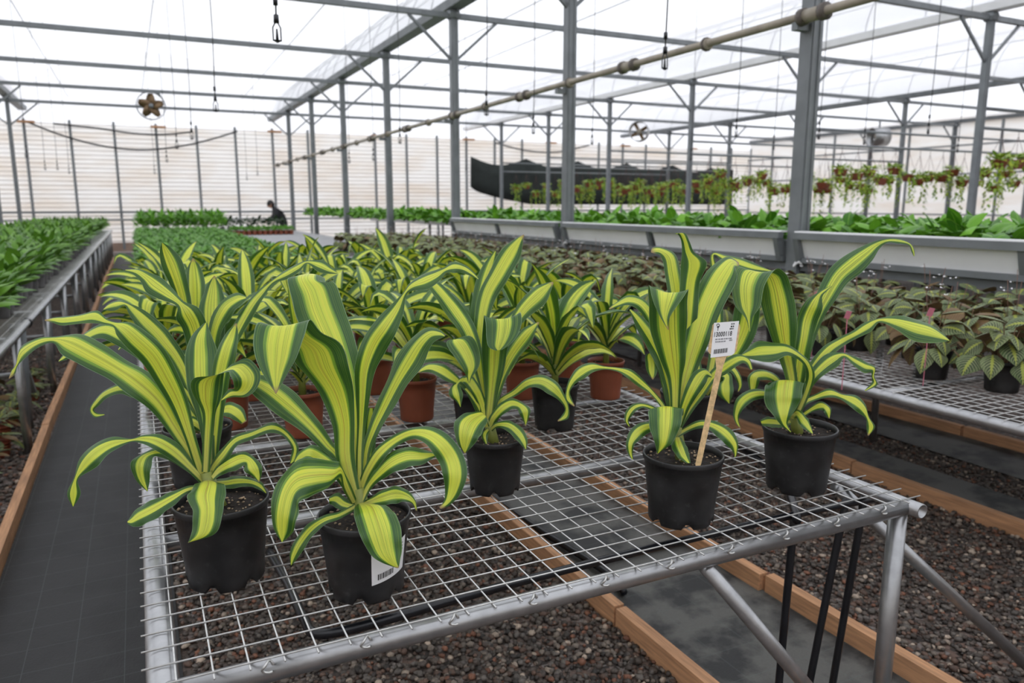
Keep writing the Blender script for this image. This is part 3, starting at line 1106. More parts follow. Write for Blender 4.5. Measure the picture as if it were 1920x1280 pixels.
hose([at_z(905, 915, 0.03), at_z(960, 958, 0.03), at_z(1030, 1005, 0.03), at_z(1110, 1055, 0.03), at_z(1150, 1085, 0.03), at_z(1170, 1110, 0.03)], 0.014, 'thick black drip hose lying on the dusty fabric')
hose([at_z(1125, 1050, 0.03), at_z(1200, 1032, 0.03), at_z(1300, 1010, 0.03), at_z(1400, 985, 0.03)], 0.013, 'black water pipe crossing the dusty fabric beside the pine board')


# ------------------------------------------------------------------ pots
def pot_mesh(r, h, mat, notches=True, name='pot', n=48):
    rb = r * 0.81
    m = MB()
    prof = [(0.002, 0.004), (rb * 0.9, 0.003), (rb * 0.97, 0.0), (rb, 0.004), (rb * 1.015, 0.022)]
    prof += [(rb + (r * 0.965 - rb) * t, 0.022 + (h - 0.034) * t) for t in (0.1, 0.4, 0.7, 1.0)]
    prof += [(r * 0.985, h - 0.012), (r * 1.0, h - 0.009), (r * 1.0, h - 0.002), (r * 0.985, h), (r * 0.955, h - 0.001), (r * 0.945, h - 0.012), (r * 0.9, h - 0.05)]
    V, F = [], []
    for (rr, z) in prof:
        for k in range(n):
            th = 2 * PI * k / n
            q = rr
            if notches and z < 0.01 and rr > rb * 0.8 and (k % 8) in (0, 1):
                z2 = z + 0.01
                q = rr * 0.96
            else:
                z2 = z
            V.append((q * math.cos(th), q * math.sin(th), z2))
    for i in range(len(prof) - 1):
        for k in range(n):
            F.append((i * n + k, i * n + (k + 1) % n, (i + 1) * n + (k + 1) % n, (i + 1) * n + k))
    return mk_mesh(name, V, F, mat)


def soil_mesh(r, h):
    V, F = [(0, 0, h - 0.012)], []
    nr, n = 6, 24
    for i in range(1, nr + 1):
        for k in range(n):
            th = 2 * PI * k / n
            V.append((r * 0.94 * i / nr * math.cos(th), r * 0.94 * i / nr * math.sin(th), h - 0.016 + random.uniform(-0.003, 0.003)))
    for k in range(n):
        F.append((0, 1 + k, 1 + (k + 1) % n))
    for i in range(nr - 1):
        for k in range(n):
            a, b = 1 + i * n, 1 + (i + 1) * n
            F.append((a + k, b + k, b + (k + 1) % n, a + (k + 1) % n))
    return mk_mesh('soil', V, F, M_SOIL)


def perlite_mesh(r, h, n=70):
    m = MB()
    for i in range(n):
        a, q = random.uniform(0, 2 * PI), r * 0.88 * math.sqrt(random.random())
        s = random.uniform(0.0012, 0.0032)
        V = [(q * math.cos(a) + v[0] * s * random.uniform(0.7, 1.3), q * math.sin(a) + v[1] * s, h - 0.0125 + v[2] * s * 0.7) for v in ico_v]
        m.add(V, [tuple(f) for f in ico_f])
    return m.mesh('perlite', M_PERLITE)


POTS = {}


def pot_parts(root, r, h, kind, hero=False):
    key = (round(r, 3), round(h, 3), kind, hero)
    if key not in POTS:
        mat = {'black': M_BLACKPL, 'terra': M_TERRA, 'grey': M_GREYPOT}[kind]
        POTS[key] = (pot_mesh(r, h, mat, kind == 'black', n=48 if hero else 30), soil_mesh(r, h), perlite_mesh(r, h, 60 if hero else 20))
    p, s, q = POTS[key]
    link('pot', p, root)
    link('soil', s, root)
    o = link('perlite', q, root)
    o['kind'] = 'stuff'


# ------------------------------------------------------------------ the six front dracaenas, leaf by leaf
def hero_leaf(root, sec, D, seed, tilt=0.75):
    """sec rows: (x, y, half width, depth) or (xL, yL, xR, yR, depth); measured in the photograph, set at real depth"""
    n = len(sec)
    cx = [(s[0], s[1]) if len(s) == 4 else ((s[0] + s[2]) / 2, (s[1] + s[3]) / 2) for s in sec]
    Pc, W = [], []
    for i, s in enumerate(sec):
        dd = D + s[-1]
        Pc.append(at_d(cx[i][0], cx[i][1], dd))
        if len(s) == 5:
            wv = np.array([(s[2] - s[0]) / 2, (s[3] - s[1]) / 2])
        else:
            a, b = cx[max(i - 1, 0)], cx[min(i + 1, n - 1)]
            t = np.array([b[0] - a[0], b[1] - a[1]])
            t = t / max(1e-6, np.hypot(*t))
            wv = np.array([-t[1], t[0]]) * s[2]
        # the upper edge of a blade lies deeper: the face looks up at the roof
        w3 = (_r * wv[0] - _u * wv[1]) * dd / FPX
        w3 = w3 + _f * (-wv[1]) * dd / FPX * tilt
        W.append(w3)
    # slow bend of the blade rather than a flat card
    PW = smooth_pts(np.concatenate([np.array(Pc), np.array(W)], 1), 5)
    inv = np.array(root.matrix_basis.inverted())
    P2 = PW[:, :3] - np.array(root.location)
    V, F, UV = ribbon(P2, PW[:, 3:], 8, 0.22, 0.1, seed)
    return link('leaf', mk_mesh('leaf', V, F, M_DRAC, UV), root)


def hero(px, r, h, kind, leaves, lab, cat='plant', stem_h=0.05, base=None):
    b = base if base is not None else at_z(*px, ZT)
    root = empty('dracaena_plant', (b[0], b[1], ZT))
    tag(root, lab, cat)
    pot_parts(root, r, h, kind, True)
    D = float(np.dot(np.array([b[0], b[1], ZT + h]) - C0, _f))
    # short cane from the soil to the crown
    f0 = leaves[0][0]
    crown = at_d(f0[0], f0[1], D) - np.array(root.location)
    link('stem', MB().tube([(0, 0, h - 0.03), (crown[0] * 0.5, crown[1] * 0.5, (h - 0.02 + crown[2]) / 2), tuple(crown + np.array([0, 0, 0.015]))], [0.014, 0.013, 0.011], 10).mesh('stem', M_STEM, True), root)
    for i, s in enumerate(leaves):
        hero_leaf(root, s, D, i * 1.3)
    return root, D


P1 = [
    [(388, 900, 7, 0), (365, 858, 10, 0), (327, 799, 13, -.01), (297, 752, 19, -.02), (258, 716, 24, -.03), (219, 690, 20, -.03), (172, 663, 23, -.03), (133, 643, 22, -.03), (102, 636, 6, -.03), (72, 641, 9, -.03), (42, 660, 14, -.03), (31, 684, 3, -.03), (24, 697, 6, -.03), (17, 709, 1, -.03)],
    [(380, 895, 7, 0), (369, 859, 9, -.01), (356, 818, 10, -.02), (336, 757, 16, -.03), (312, 708, 20, -.05), (287, 666, 21, -.07), (255, 635, 20, -.09), (232, 615, 15, -.10), (214, 607, 4, -.10), (197, 602, 5, -.10), (176, 593, 12, -.10), (148, 597, 10, -.10), (119, 600, 9, -.10), (101, 599, 5, -.10), (84, 600, 1, -.10)],
    [(372, 880, 7, .03), (330, 760, 12, .05), (290, 680, 16, .06), (258, 648, 17, .06), (227, 630, 15, .06), (195, 618, 15, .06), (160, 632, 13, .06), (125, 665, 8, .06), (110, 677, 1, .06)],
    [(393, 880, 9, .02), (388, 800, 14, .03), (378, 720, 28, .05), (376, 670, 30, .07), (377, 635, 24, .08), (384, 612, 8, .09), (387, 604, 1, .09)],
    [(397, 880, 9, .03), (402, 800, 14, .03), (410, 720, 18, .04), (423, 660, 20, .04), (434, 630, 14, .05), (443, 606, 1, .05)],
    [(385, 885, 8, -.01), (389, 820, 10, -.015), (391, 775, 13, -.02), (360, 742, 413, 752, -.03), (360, 718, 418, 705, -.045), (400, 706, 426, 690, -.055), (430, 697, 440, 681, -.06), (436, 704, 464, 676, -.065), (440, 714, 486, 698, -.07), (440, 723, 484, 724, -.07), (436, 729, 466, 743, -.065), (427, 731, 438, 745, -.06), (414, 750, 415, 751, -.06)],
    [(385, 905, 6, 0), (358, 876, 8, -.01), (327, 846, 13, -.02), (295, 827, 13, -.03), (269, 822, 8, -.03), (245, 825, 3, -.04), (209, 832, 14, -.04), (180, 848, 21, -.05), (158, 870, 17, -.05), (142, 897, 5, -.05), (150, 925, 124, 925, -.05), (138, 949, 136, 949, -.05)],
    [(372, 890, 6, .01), (340, 860, 11, .0), (308, 846, 10, -.01), (288, 856, 262, 850, -.02), (283, 874, 243, 868, -.03), (280, 897, 251, 897, -.03), (277, 920, 276, 921, -.03)],
    [(385, 912, 5, -.02), (353, 917, 6, -.04), (325, 932, 12, -.055), (290, 952, 17, -.06), (262, 966, 17, -.06), (247, 976, 10, -.06), (239, 978, 2, -.06)],
    [(400, 900, 376, 902, -.02), (420, 906, 362, 908, -.05), (421, 930, 350, 930, -.075), (416, 955, 361, 957, -.095), (412, 982, 359, 985, -.105), (396, 1004, 357, 1004, -.11), (353, 1017, 352, 1018, -.11)],
    [(392, 895, 7, 0), (400, 876, 9, 0), (418, 853, 12, -.01), (441, 826, 10, -.01), (472, 814, 8, -.01), (508, 801, 9, -.02), (534, 811, 6, -.02), (553, 837, 6, -.02), (550, 860, 7, -.02), (545, 868, 2, -.02)],
    [(398, 895, 6, -.01), (412, 880, 10, -.01), (433, 868, 14, -.02), (452, 860, 14, -.02), (473, 856, 460, 870, -.03), (489, 872, 459, 882, -.04), (490, 888, 474, 893, -.04), (487, 902, 485, 903, -.04)],
    [(395, 905, 5, .0), (422, 905, 9, .01), (445, 902, 10, .01), (469, 903, 7, .01), (487, 910, 6, .0), (499, 924, 1, .0)],
    [(370, 885, 6, .03), (330, 800, 10, .04), (280, 745, 12, .05), (250, 730, 12, .05), (226, 727, 10, .05), (197, 738, 9, .05), (180, 755, 7, .05), (172, 768, 4, .05), (180, 778, 4, .05), (196, 777, 1, .05)],
]
P2 = [
    [(674, 930, 7, .0), (674, 860, 7, .0), (677, 800, 8, .0), (680, 740, 14, -.01), (684, 690, 20, -.015), (700, 645, 26, -.02), (722, 612, 25, -.03), (743, 580, 15, -.03), (758, 551, 4, -.03), (772, 536, 9, -.03), (796, 526, 17, -.03), (818, 516, 13, -.03), (834, 506, 6, -.03), (851, 500, 11, -.03), (869, 503, 8, -.02), (884, 512, 5, -.02), (897, 523, 1, -.02)],
    [(670, 930, 8, .02), (668, 860, 12, .03), (662, 790, 20, .04), (650, 720, 30, .055), (628, 650, 38, .07), (601, 585, 43, .085), (588, 545, 41, .095), (538, 522, 612, 526, .105), (550, 516, 608, 514, .13), (560, 520, 600, 520, .16)],
    [(668, 935, 9, -.01), (648, 862, 17, -.015), (625, 800, 664, 785, -.02), (597, 738, 662, 735, -.03), (552, 685, 655, 692, -.045), (538, 650, 640, 655, -.06), (510, 622, 606, 632, -.08), (486, 612, 581, 601, -.10), (476, 638, 572, 634, -.12), (481, 670, 560, 668, -.13), (496, 703, 541, 697, -.135), (517, 738, 518, 738, -.14)],
    [(665, 935, 7, .01), (637, 862, 9, .01), (614, 835, 11, .01), (590, 806, 15, .01), (560, 776, 20, .01), (530, 750, 24, .01), (504, 730, 22, .01), (478, 716, 15, .0), (455, 708, 4, .0)],
    [(680, 930, 6, .01), (686, 850, 8, .02), (700, 805, 12, .025), (717, 768, 16, .035), (742, 718, 20, .045), (766, 676, 26, .055), (786, 645, 22, .06), (806, 627, 16, .06), (824, 626, 8, .055), (834, 630, 1, .05)],
    [(676, 925, 7, .03), (690, 850, 12, .04), (694, 790, 12, .05), (696, 765, 6, .05)],
    [(676, 930, 7, 0), (679, 910, 8, 0), (690, 883, 10, -.01), (711, 850, 13, -.02), (741, 825, 10, -.02), (773, 811, 10, -.03), (802, 814, 15, -.04), (827, 831, 20, -.05), (846, 858, 23, -.05), (853, 889, 23, -.06), (848, 920, 16, -.06), (838, 941, 7, -.06), (825, 952, 2, -.06)],
    [(678, 938, 6, -.01), (690, 912, 7, -.01), (708, 890, 11, -.02), (734, 867, 17, -.03), (762, 855, 18, -.03), (790, 855, 13, -.03), (808, 853, 7, -.03), (821, 852, 1, -.03)],
    [(682, 945, 5, -.01), (700, 938, 8, -.015), (720, 931, 13, -.02), (742, 926, 14, -.02), (762, 930, 9, -.03), (776, 941, 4, -.03), (781, 957, 1, -.03)],
    [(690, 942, 668, 944, -.02), (728, 947, 663, 955, -.06), (742, 965, 667, 975, -.085), (751, 992, 676, 1003, -.1), (753, 1030, 694, 1038, -.108), (750, 1050, 718, 1055, -.11), (748, 1064, 745, 1065, -.11)],
    [(665, 950, 5, -.02), (637, 965, 6, -.05), (608, 974, 8, -.07), (582, 992, 11, -.08), (562, 1018, 12, -.09), (550, 1042, 9, -.09), (546, 1059, 1, -.09)],
    [(664, 942, 6, -.01), (650, 912, 8, -.03), (641, 893, 638, 872, -.045), (618, 912, 628, 866, -.065), (592, 922, 592, 861, -.085), (569, 934, 548, 864, -.10), (562, 950, 517, 895, -.11), (557, 974, 503, 945, -.12), (549, 997, 507, 985, -.12), (530, 1016, 528, 1016, -.12)],
    [(660, 930, 6, .01), (640, 895, 9, .0), (622, 873, 12, 0), (600, 857, 14, 0), (580, 848, 14, -.01), (564, 855, 10, -.01), (553, 866, 3, -.01)],
    [(665, 950, 5, -.01), (645, 945, 10, -.01), (630, 935, 11, -.01), (617, 937, 5, -.02)],
]
P4 = [
    [(915, 795, 9, -.01), (921, 740, 12, -.015), (905, 690, 946, 690, -.02), (903, 650, 953, 650, -.03), (905, 615, 968, 612, -.045), (908, 598, 976, 592, -.06), (911, 610, 978, 604, -.075), (912, 632, 972, 626, -.085), (916, 650, 958, 644, -.09), (930, 657, 940, 656, -.09)],
    [(914, 795, 8, .02), (908, 730, 10, .03), (900, 660, 13, .035), (903, 600, 14, .04), (914, 552, 17, .05), (936, 512, 20, .055), (957, 475, 19, .06), (972, 452, 9, .06), (982, 440, 1, .06)],
    [(912, 795, 8, .04), (900, 700, 12, .05), (897, 600, 16, .06), (906, 540, 17, .07), (918, 500, 14, .08), (929, 471, 2, .08)],
    [(918, 795, 7, .01), (930, 720, 10, .01), (948, 640, 12, .02), (965, 605, 12, .02), (985, 577, 16, .02), (1010, 552, 19, .02), (1027, 537, 9, .02), (1037, 529, 1, .02)],
    [(917, 795, 7, -.01), (928, 745, 8, -.01), (941, 701, 11, -.01), (960, 663, 14, -.01), (985, 629, 15, -.01), (1000, 613, 7, -.01), (1010, 604, 1, -.01)],
    [(912, 795, 7, .01), (905, 740, 9, .01), (895, 670, 12, .01), (878, 620, 15, .015), (856, 585, 17, .02), (835, 558, 14, .02), (817, 537, 12, .02), (800, 520, 4, .02)],
    [(908, 790, 6, -.0), (893, 720, 8, .0), (872, 670, 12, .0), (850, 640, 12, -.02), (880, 632, 838, 645, -.04), (897, 655, 852, 668, -.05), (899, 682, 868, 692, -.055), (886, 706, 874, 705, -.055), (880, 718, 879, 718, -.055)],
    [(912, 800, 5, 0), (900, 765, 5, -.01), (881, 737, 4, -.02), (866, 721, 5, -.02), (848, 707, 10, -.03), (826, 693, 12, -.03), (804, 688, 8, -.03), (784, 697, 2, -.03)],
    [(908, 795, 5, .0), (890, 745, 9, -.01), (870, 712, 10, -.02), (862, 722, 846, 724, -.03), (868, 738, 842, 740, -.04), (866, 752, 855, 752, -.04), (864, 763, 863, 763, -.04)],
    [(912, 800, 6, -.02), (914, 785, 905, 772, -.04), (913, 790, 880, 772, -.05), (905, 805, 856, 782, -.07), (897, 820, 850, 805, -.09), (884, 838, 858, 832, -.095), (872, 850, 871, 850, -.095)],
    [(920, 805, 4, -.01), (932, 796, 5, -.03), (953, 797, 9, -.05), (972, 811, 11, -.06), (982, 827, 8, -.075), (986, 842, 1, -.08)],
    [(918, 800, 6, -.01), (925, 783, 8, -.02), (941, 765, 10, -.03), (958, 756, 10, -.03), (976, 752, 970, 766, -.04), (994, 765, 973, 774, -.05), (992, 782, 979, 784, -.05), (986, 798, 985, 798, -.05)],
    [(918, 795, 5, 0), (936, 755, 6, 0), (964, 736, 6, 0), (988, 718, 9, -.01), (1014, 714, 12, -.01), (1037, 726, 14, -.02), (1054, 746, 7, -.02), (1063, 764, 4, -.02), (1060, 780, 6, -.02), (1046, 789, 1, -.02)],
    [(915, 805, 4, -.02), (908, 815, 7, -.04), (912, 832, 2, -.05)],
    [(912, 795, 6, -.01), (905, 760, 8, -.01), (892, 730, 10, -.02), (878, 712, 10, -.02), (866, 713, 4, -.02)],
]
P5 = [
    [(1266, 800, 10, -.01), (1266, 760, 9, -.01), (1266, 710, 14, -.015), (1236, 670, 1286, 672, -.025), (1220, 620, 1289, 618, -.04), (1217, 570, 1290, 572, -.055), (1216, 542, 1290, 549, -.07), (1222, 560, 1278, 562, -.09), (1236, 590, 1256, 594, -.095), (1252, 618, 1254, 618, -.095)],
    [(1268, 800, 9, .02), (1276, 720, 14, .03), (1284, 640, 18, .03), (1290, 580, 19, .025), (1276, 531, 1314, 528, .02), (1277, 495, 1326, 492, .015), (1279, 470, 1302, 474, .01), (1277, 450, 1293, 455, .005), (1270, 438, 1285, 437, .0), (1266, 438, 1268, 439, .0)],
    [(1264, 800, 8, .02), (1268, 700, 12, .04), (1270, 600, 14, .05), (1268, 550, 15, .06), (1262, 510, 16, .07), (1256, 482, 15, .075), (1240, 470, 8, .075), (1226, 469, 6, .075), (1221, 473, 1, .075)],
    [(1270, 800, 8, 0), (1280, 730, 13, 0), (1293, 675, 20, .01), (1308, 625, 25, .02), (1323, 578, 27, .03), (1344, 533, 28, .045), (1360, 506, 24, .06), (1372, 492, 15, .08), (1385, 497, 6, .1)],
    [(1262, 800, 7, 0), (1257, 735, 9, 0), (1243, 675, 15, .0), (1226, 640, 17, .01), (1207, 612, 13, .01), (1192, 592, 8, .01), (1181, 580, 2, .01)],
    [(1262, 795, 7, .02), (1248, 690, 10, .03), (1228, 610, 13, .03), (1206, 572, 12, .03), (1180, 562, 10, .03), (1158, 570, 5, .03), (1142, 579, 1, .03)],
    [(1275, 790, 1258, 792, -.01), (1281, 770, 1225, 768, -.04), (1281, 765, 1217, 764, -.055), (1279, 785, 1217, 783, -.07), (1274, 805, 1220, 805, -.08), (1259, 832, 1228, 830, -.085), (1236, 849, 1232, 850, -.08)],
    [(1258, 805, 5, -.01), (1235, 798, 7, -.02), (1212, 800, 10, -.03), (1193, 812, 12, -.04), (1182, 830, 8, -.05), (1182, 848, 5, -.05), (1186, 861, 1, -.05)],
    [(1258, 800, 4, .0), (1235, 772, 5, .0), (1210, 760, 4, -.01), (1192, 762, 6, -.01), (1180, 773, 7, -.01), (1175, 788, 4, -.01), (1180, 799, 1, -.01)],
    [(1258, 800, 5, 0), (1245, 764, 5, 0), (1222, 735, 5, -.0), (1203, 718, 8, -.0), (1180, 700, 9, -.01), (1158, 692, 4, -.01), (1133, 689, 3, -.01), (1110, 688, 9, -.02), (1090, 697, 12, -.02), (1074, 713, 7, -.02), (1065, 732, 4, -.02), (1066, 748, 6, -.02), (1077, 761, 1, -.02)],
    [(1260, 790, 4, .02), (1245, 720, 5, .03), (1232, 665, 6, .03), (1227, 660, 1212, 665, .02), (1233, 680, 1210, 682, .015), (1232, 697, 1213, 697, .01), (1225, 711, 1223, 711, .01)],
    [(1272, 800, 6, -.01), (1284, 762, 9, -.02), (1298, 731, 13, -.03), (1312, 707, 14, -.03), (1324, 698, 8, -.03), (1335, 705, 3, -.03)],
    [(1272, 803, 5, .0), (1290, 768, 8, .0), (1315, 735, 8, .0), (1335, 706, 8, .01), (1355, 690, 11, .01), (1384, 672, 9, .01), (1402, 676, 7, .01), (1409, 692, 3, .01)],
    [(1270, 815, 4, -.01), (1290, 803, 5, -.01), (1314, 794, 7, -.02), (1337, 798, 10, -.02), (1360, 812, 15, -.03), (1376, 832, 11, -.03), (1379, 848, 4, -.03), (1378, 857, 1, -.03)],
    [(1278, 820, 1262, 820, -.02), (1288, 835, 1259, 835, -.045), (1293, 852, 1270, 855, -.06), (1295, 868, 1288, 868, -.075)],
]
P6 = [
    [(1487, 785, 10, -.01), (1486, 720, 11, -.015), (1455, 655, 1492, 655, -.025), (1437, 605, 1496, 608, -.04), (1428, 570, 1494, 570, -.05), (1424, 540, 1484, 535, -.06), (1412, 512, 1474, 516, -.075), (1378, 502, 1450, 513, -.095), (1370, 533, 1433, 535, -.12), (1378, 572, 1425, 572, -.125), (1397, 596, 1411, 595, -.125), (1405, 621, 1407, 621, -.125)],
    [(1490, 785, 8, .01), (1500, 720, 10, .02), (1512, 650, 11, .02), (1533, 590, 12, .02), (1551, 552, 17, .025), (1572, 517, 19, .03), (1598, 494, 20, .03), (1622, 475, 16, .03), (1643, 459, 8, .03), (1662, 451, 4, .02), (1684, 451, 5, .02), (1705, 457, 3, .02), (1712, 469, 4, .02), (1714, 480, 1, .02)],
    [(1488, 785, 8, 0), (1497, 700, 14, 0), (1507, 640, 16, -.01), (1514, 600, 18, -.01), (1526, 572, 16, -.02), (1536, 553, 6, -.02), (1548, 543, 3, -.02), (1559, 536, 1, -.02)],
    [(1492, 785, 6, 0), (1508, 725, 8, 0), (1527, 686, 9, 0), (1553, 656, 10, 0), (1579, 639, 8, 0), (1604, 626, 7, -.01), (1627, 612, 9, -.01), (1648, 600, 4, -.01), (1680, 604, 14, -.02), (1714, 614, 22, -.02), (1744, 622, 21, -.02), (1765, 631, 11, -.02), (1780, 638, 1, -.02)],
    [(1492, 790, 5, -.01), (1510, 735, 7, -.01), (1524, 708, 9, -.02), (1541, 689, 12, -.02), (1562, 673, 13, -.02), (1582, 665, 5, -.02), (1602, 676, 9, -.02), (1622, 687, 11, -.03), (1638, 692, 8, -.03), (1637, 706, 3, -.03), (1640, 719, 5, -.03), (1622, 732, 1, -.03)],
    [(1495, 775, 6, -.02), (1512, 735, 7, -.03), (1520, 705, 8, -.04), (1514, 682, 8, -.05), (1498, 666, 7, -.06), (1476, 655, 11, -.07), (1452, 656, 17, -.08), (1425, 658, 19, -.08), (1405, 663, 10, -.08), (1390, 666, 1, -.08)],
    [(1495, 765, 1478, 768, -.01), (1508, 725, 1445, 720, -.04), (1508, 716, 1438, 715, -.05), (1505, 740, 1434, 738, -.07), (1500, 755, 1438, 758, -.075), (1488, 775, 1450, 778, -.085), (1478, 793, 1465, 797, -.085), (1484, 810, 1482, 810, -.082)],
    [(1480, 775, 5, 0), (1455, 745, 7, -.01), (1430, 737, 8, -.02), (1407, 741, 10, -.03), (1390, 754, 10, -.04), (1381, 775, 6, -.04), (1382, 790, 4, -.04), (1388, 802, 1, -.04)],
    [(1482, 770, 5, .02), (1462, 720, 7, .02), (1442, 703, 9, .01), (1422, 702, 9, .01), (1424, 712, 1404, 704, .0), (1420, 726, 1404, 722, .0), (1412, 740, 1408, 740, .0)],
    [(1490, 785, 4, -.01), (1505, 757, 5, -.02), (1530, 744, 5, -.02), (1556, 736, 8, -.03), (1579, 743, 6, -.03), (1602, 752, 14, -.04), (1618, 766, 11, -.04), (1627, 783, 4, -.04), (1633, 800, 8, -.04), (1628, 816, 1, -.04)],
    [(1490, 790, 4, 0), (1520, 768, 4, -.01), (1540, 760, 8, -.02), (1552, 768, 9, -.03), (1555, 784, 1, -.03)],
    [(1487, 780, 5, -.02), (1495, 775, 9, -.03), (1508, 790, 11, -.05), (1518, 804, 6, -.06), (1524, 813, 1, -.065)],
    [(1482, 790, 5, -.01), (1462, 792, 8, -.03), (1442, 790, 9, -.04), (1427, 792, 4, -.05)],
]
P7 = [
    [(385, 780, 8, .0), (375, 690, 13, -.02), (366, 620, 21, -.04), (352, 588, 21, -.055), (338, 569, 7, -.06), (314, 551, 13, -.06), (290, 534, 17, -.06), (274, 520, 11, -.06), (256, 509, 7, -.06), (235, 506, 1, -.06)],
    [(378, 780, 7, .03), (362, 660, 10, .05), (345, 570, 13, .04), (334, 528, 16, .03), (322, 494, 18, .02), (311, 470, 11, .01), (304, 455, 1, .0)],
    [(383, 780, 7, .03), (372, 660, 12, .06), (366, 590, 18, .08), (365, 540, 19, .09), (363, 505, 14, .1), (362, 484, 1, .1)],
    [(388, 780, 8, .0), (392, 690, 15, .02), (396, 620, 24, .03), (397, 575, 25, .05), (400, 540, 16, .06), (402, 517, 1, .06)],
    [(392, 780, 6, .0), (396, 680, 9, .0), (402, 620, 14, .0), (421, 578, 20, .0), (444, 561, 15, .0), (461, 558, 3, .0)],
    [(396, 780, 6, .0), (415, 700, 9, .0), (440, 630, 12, -.01), (468, 577, 14, -.01), (490, 549, 10, -.01), (511, 528, 4, -.01), (537, 513, 10, -.01), (560, 500, 9, -.01), (576, 491, 3, -.01), (600, 497, 11, -.01), (618, 506, 7, -.01), (633, 512, 1, -.01)],
    [(378, 790, 6, .0), (342, 690, 12, .0), (306, 638, 16, -.01), (276, 606, 16, -.02), (250, 581, 9, -.02), (236, 570, 3, -.02), (221, 570, 10, -.02), (205, 574, 8, -.02), (194, 580, 1, -.02)],
    [(376, 800, 5, .0), (350, 770, 10, -.02), (325, 742, 16, -.03), (302, 720, 18, -.03), (285, 700, 10, -.03), (276, 712, 3, -.03)],
    [(390, 800, 5, .0), (410, 775, 9, .0), (428, 766, 13, .0), (446, 775, 12, -.01), (458, 792, 5, -.01)],
    [(380, 805, 5, -.01), (360, 790, 10, -.03), (340, 798, 13, -.05), (330, 820, 10, -.06), (328, 838, 2, -.06)],
    [(385, 800, 6, -.0), (350, 730, 10, -.0), (318, 680, 12, .02), (280, 650, 10, .02), (240, 640, 9, .02), (222, 655, 2, .02)],
]
P5B = [
    [(1325, 735, 7, 0), (1345, 620, 10, .02), (1343, 530, 9, .03), (1336, 478, 3, .03), (1361, 484, 9, .03), (1388, 492, 12, .03), (1415, 501, 9, .03), (1447, 508, 1, .03)],
    [(1330, 735, 7, 0), (1365, 680, 13, 0), (1392, 625, 22, -.0), (1402, 580, 23, -.01), (1405, 545, 12, -.02), (1402, 525, 2, -.02)],
    [(1325, 740, 5, -.0), (1345, 705, 8, -.02), (1362, 705, 10, -.03), (1376, 718, 1344, 724, -.04), (1375, 738, 1347, 740, -.05), (1368, 756, 1366, 756, -.05)],
    [(1330, 740, 5, -.0), (1355, 692, 6, -.0), (1372, 690, 7, -.01), (1384, 706, 6, -.02), (1388, 722, 4, -.02), (1384, 734, 1, -.02)],
    [(1318, 740, 6, 0), (1300, 640, 10, .02), (1296, 560, 10, .04), (1305, 500, 2, .05)],
]
hero((425, 1080), 0.083, 0.152, 'black', P1, 'striped dracaena in black pot at the bench corner above the dark walkway')
r2, D2 = hero((688, 1100), 0.081, 0.142, 'black', P2, 'striped dracaena in black pot with a white barcode sticker')
hero((928, 915), 0.074, 0.132, 'black', P4, 'striped dracaena in black pot standing alone, over the end of a pine board')
r5, D5 = hero((1276, 970), 0.086, 0.148, 'black', P5, 'striped dracaena in black pot with a numbered stick tag')
hero((1492, 912), 0.086, 0.152, 'black', P6, 'striped dracaena in black pot nearest the corner leg, one leaf reaching toward the prayer plants')
hero(None, 0.08, 0.145, 'black', P7, 'striped dracaena in black pot at the walkway edge, directly behind the corner plant', base=np.array([0.095, 1.93, ZT]))
hero(None, 0.078, 0.14, 'black', P5B, 'striped dracaena in black pot half hidden behind the tagged plant', base=np.array([1.40, 1.70, ZT]))

# sticker on the pot with the barcode
h2, rp = 0.142, 0.081
az = math.atan2(-r2.location.y, -r2.location.x)     # towards the camera


def on_pot(t, z, out=0.0008):
    rr = rp * (0.81 + 0.155 * min(1, max(0, (z - 0.022) / (h2 - 0.034)))) + out
    a = az + t
    return (rr * math.cos(a), rr * math.sin(a), z)


V, F = [], []
nt, nz_ = 14, 8
for i in range(nt + 1):
    for j in range(nz_ + 1):
        t = 0.12 + 0.98 * i / nt
        z0, z1 = 0.036 + 0.012 * i / nt, 0.098 + 0.012 * i / nt
        V.append(on_pot(t, z0 + (z1 - z0) * j / nz_))
for i in range(nt):
    for j in range(nz_):
        a = i * (nz_ + 1) + j
        F.append((a, a + nz_ + 1, a + nz_ + 2, a + 1))
st = link('sticker', mk_mesh('sticker', V, F, M_WHITE), r2)
st['label'] = 'white barcode sticker'
m = MB()
t = 0.27
for wdt in (3, 1, 2, 1, 1, 3, 1, 2, 2, 1, 1, 2, 3, 1, 1, 2):
    w = wdt * 0.0085
    zb = 0.043 + 0.012 * (t - 0.12) / 0.98
    V = [on_pot(t, zb, 0.0012), on_pot(t + w, zb, 0.0012), on_pot(t + w, zb + 0.011, 0.0012), on_pot(t, zb + 0.011, 0.0012)]
    m.add(V, [(0, 1, 2, 3)])
    t += w + 0.013
link('barcode', m.mesh('barcode', M_INK), st)
m = MB()
for k in range(3):
    zb = 0.088 - k * 0.006
    m.add([on_pot(0.75, zb + 0.007, 0.0012), on_pot(1.0, zb + 0.01, 0.0012), on_pot(1.0, zb + 0.012, 0.0012), on_pot(0.75, zb + 0.009, 0.0012)], [(0, 1, 2, 3)])
link('print', m.mesh('print', M_GREYINK), st)

# stick tag stuck in the pot
DT = D5 - 0.07
tg = empty('plant_tag', at_d(1311, 868, DT))
tag(tg, 'wooden paddle stick with white label reading 13000118, stuck in the soil', 'tag')
tl0 = np.array(tg.location)


def tp(x, y, dd=0.0):
    # paddle leans back a little towards its top
    return tuple(at_d(x, y, DT + (868 - y) * 0.00006 + dd) - tl0)


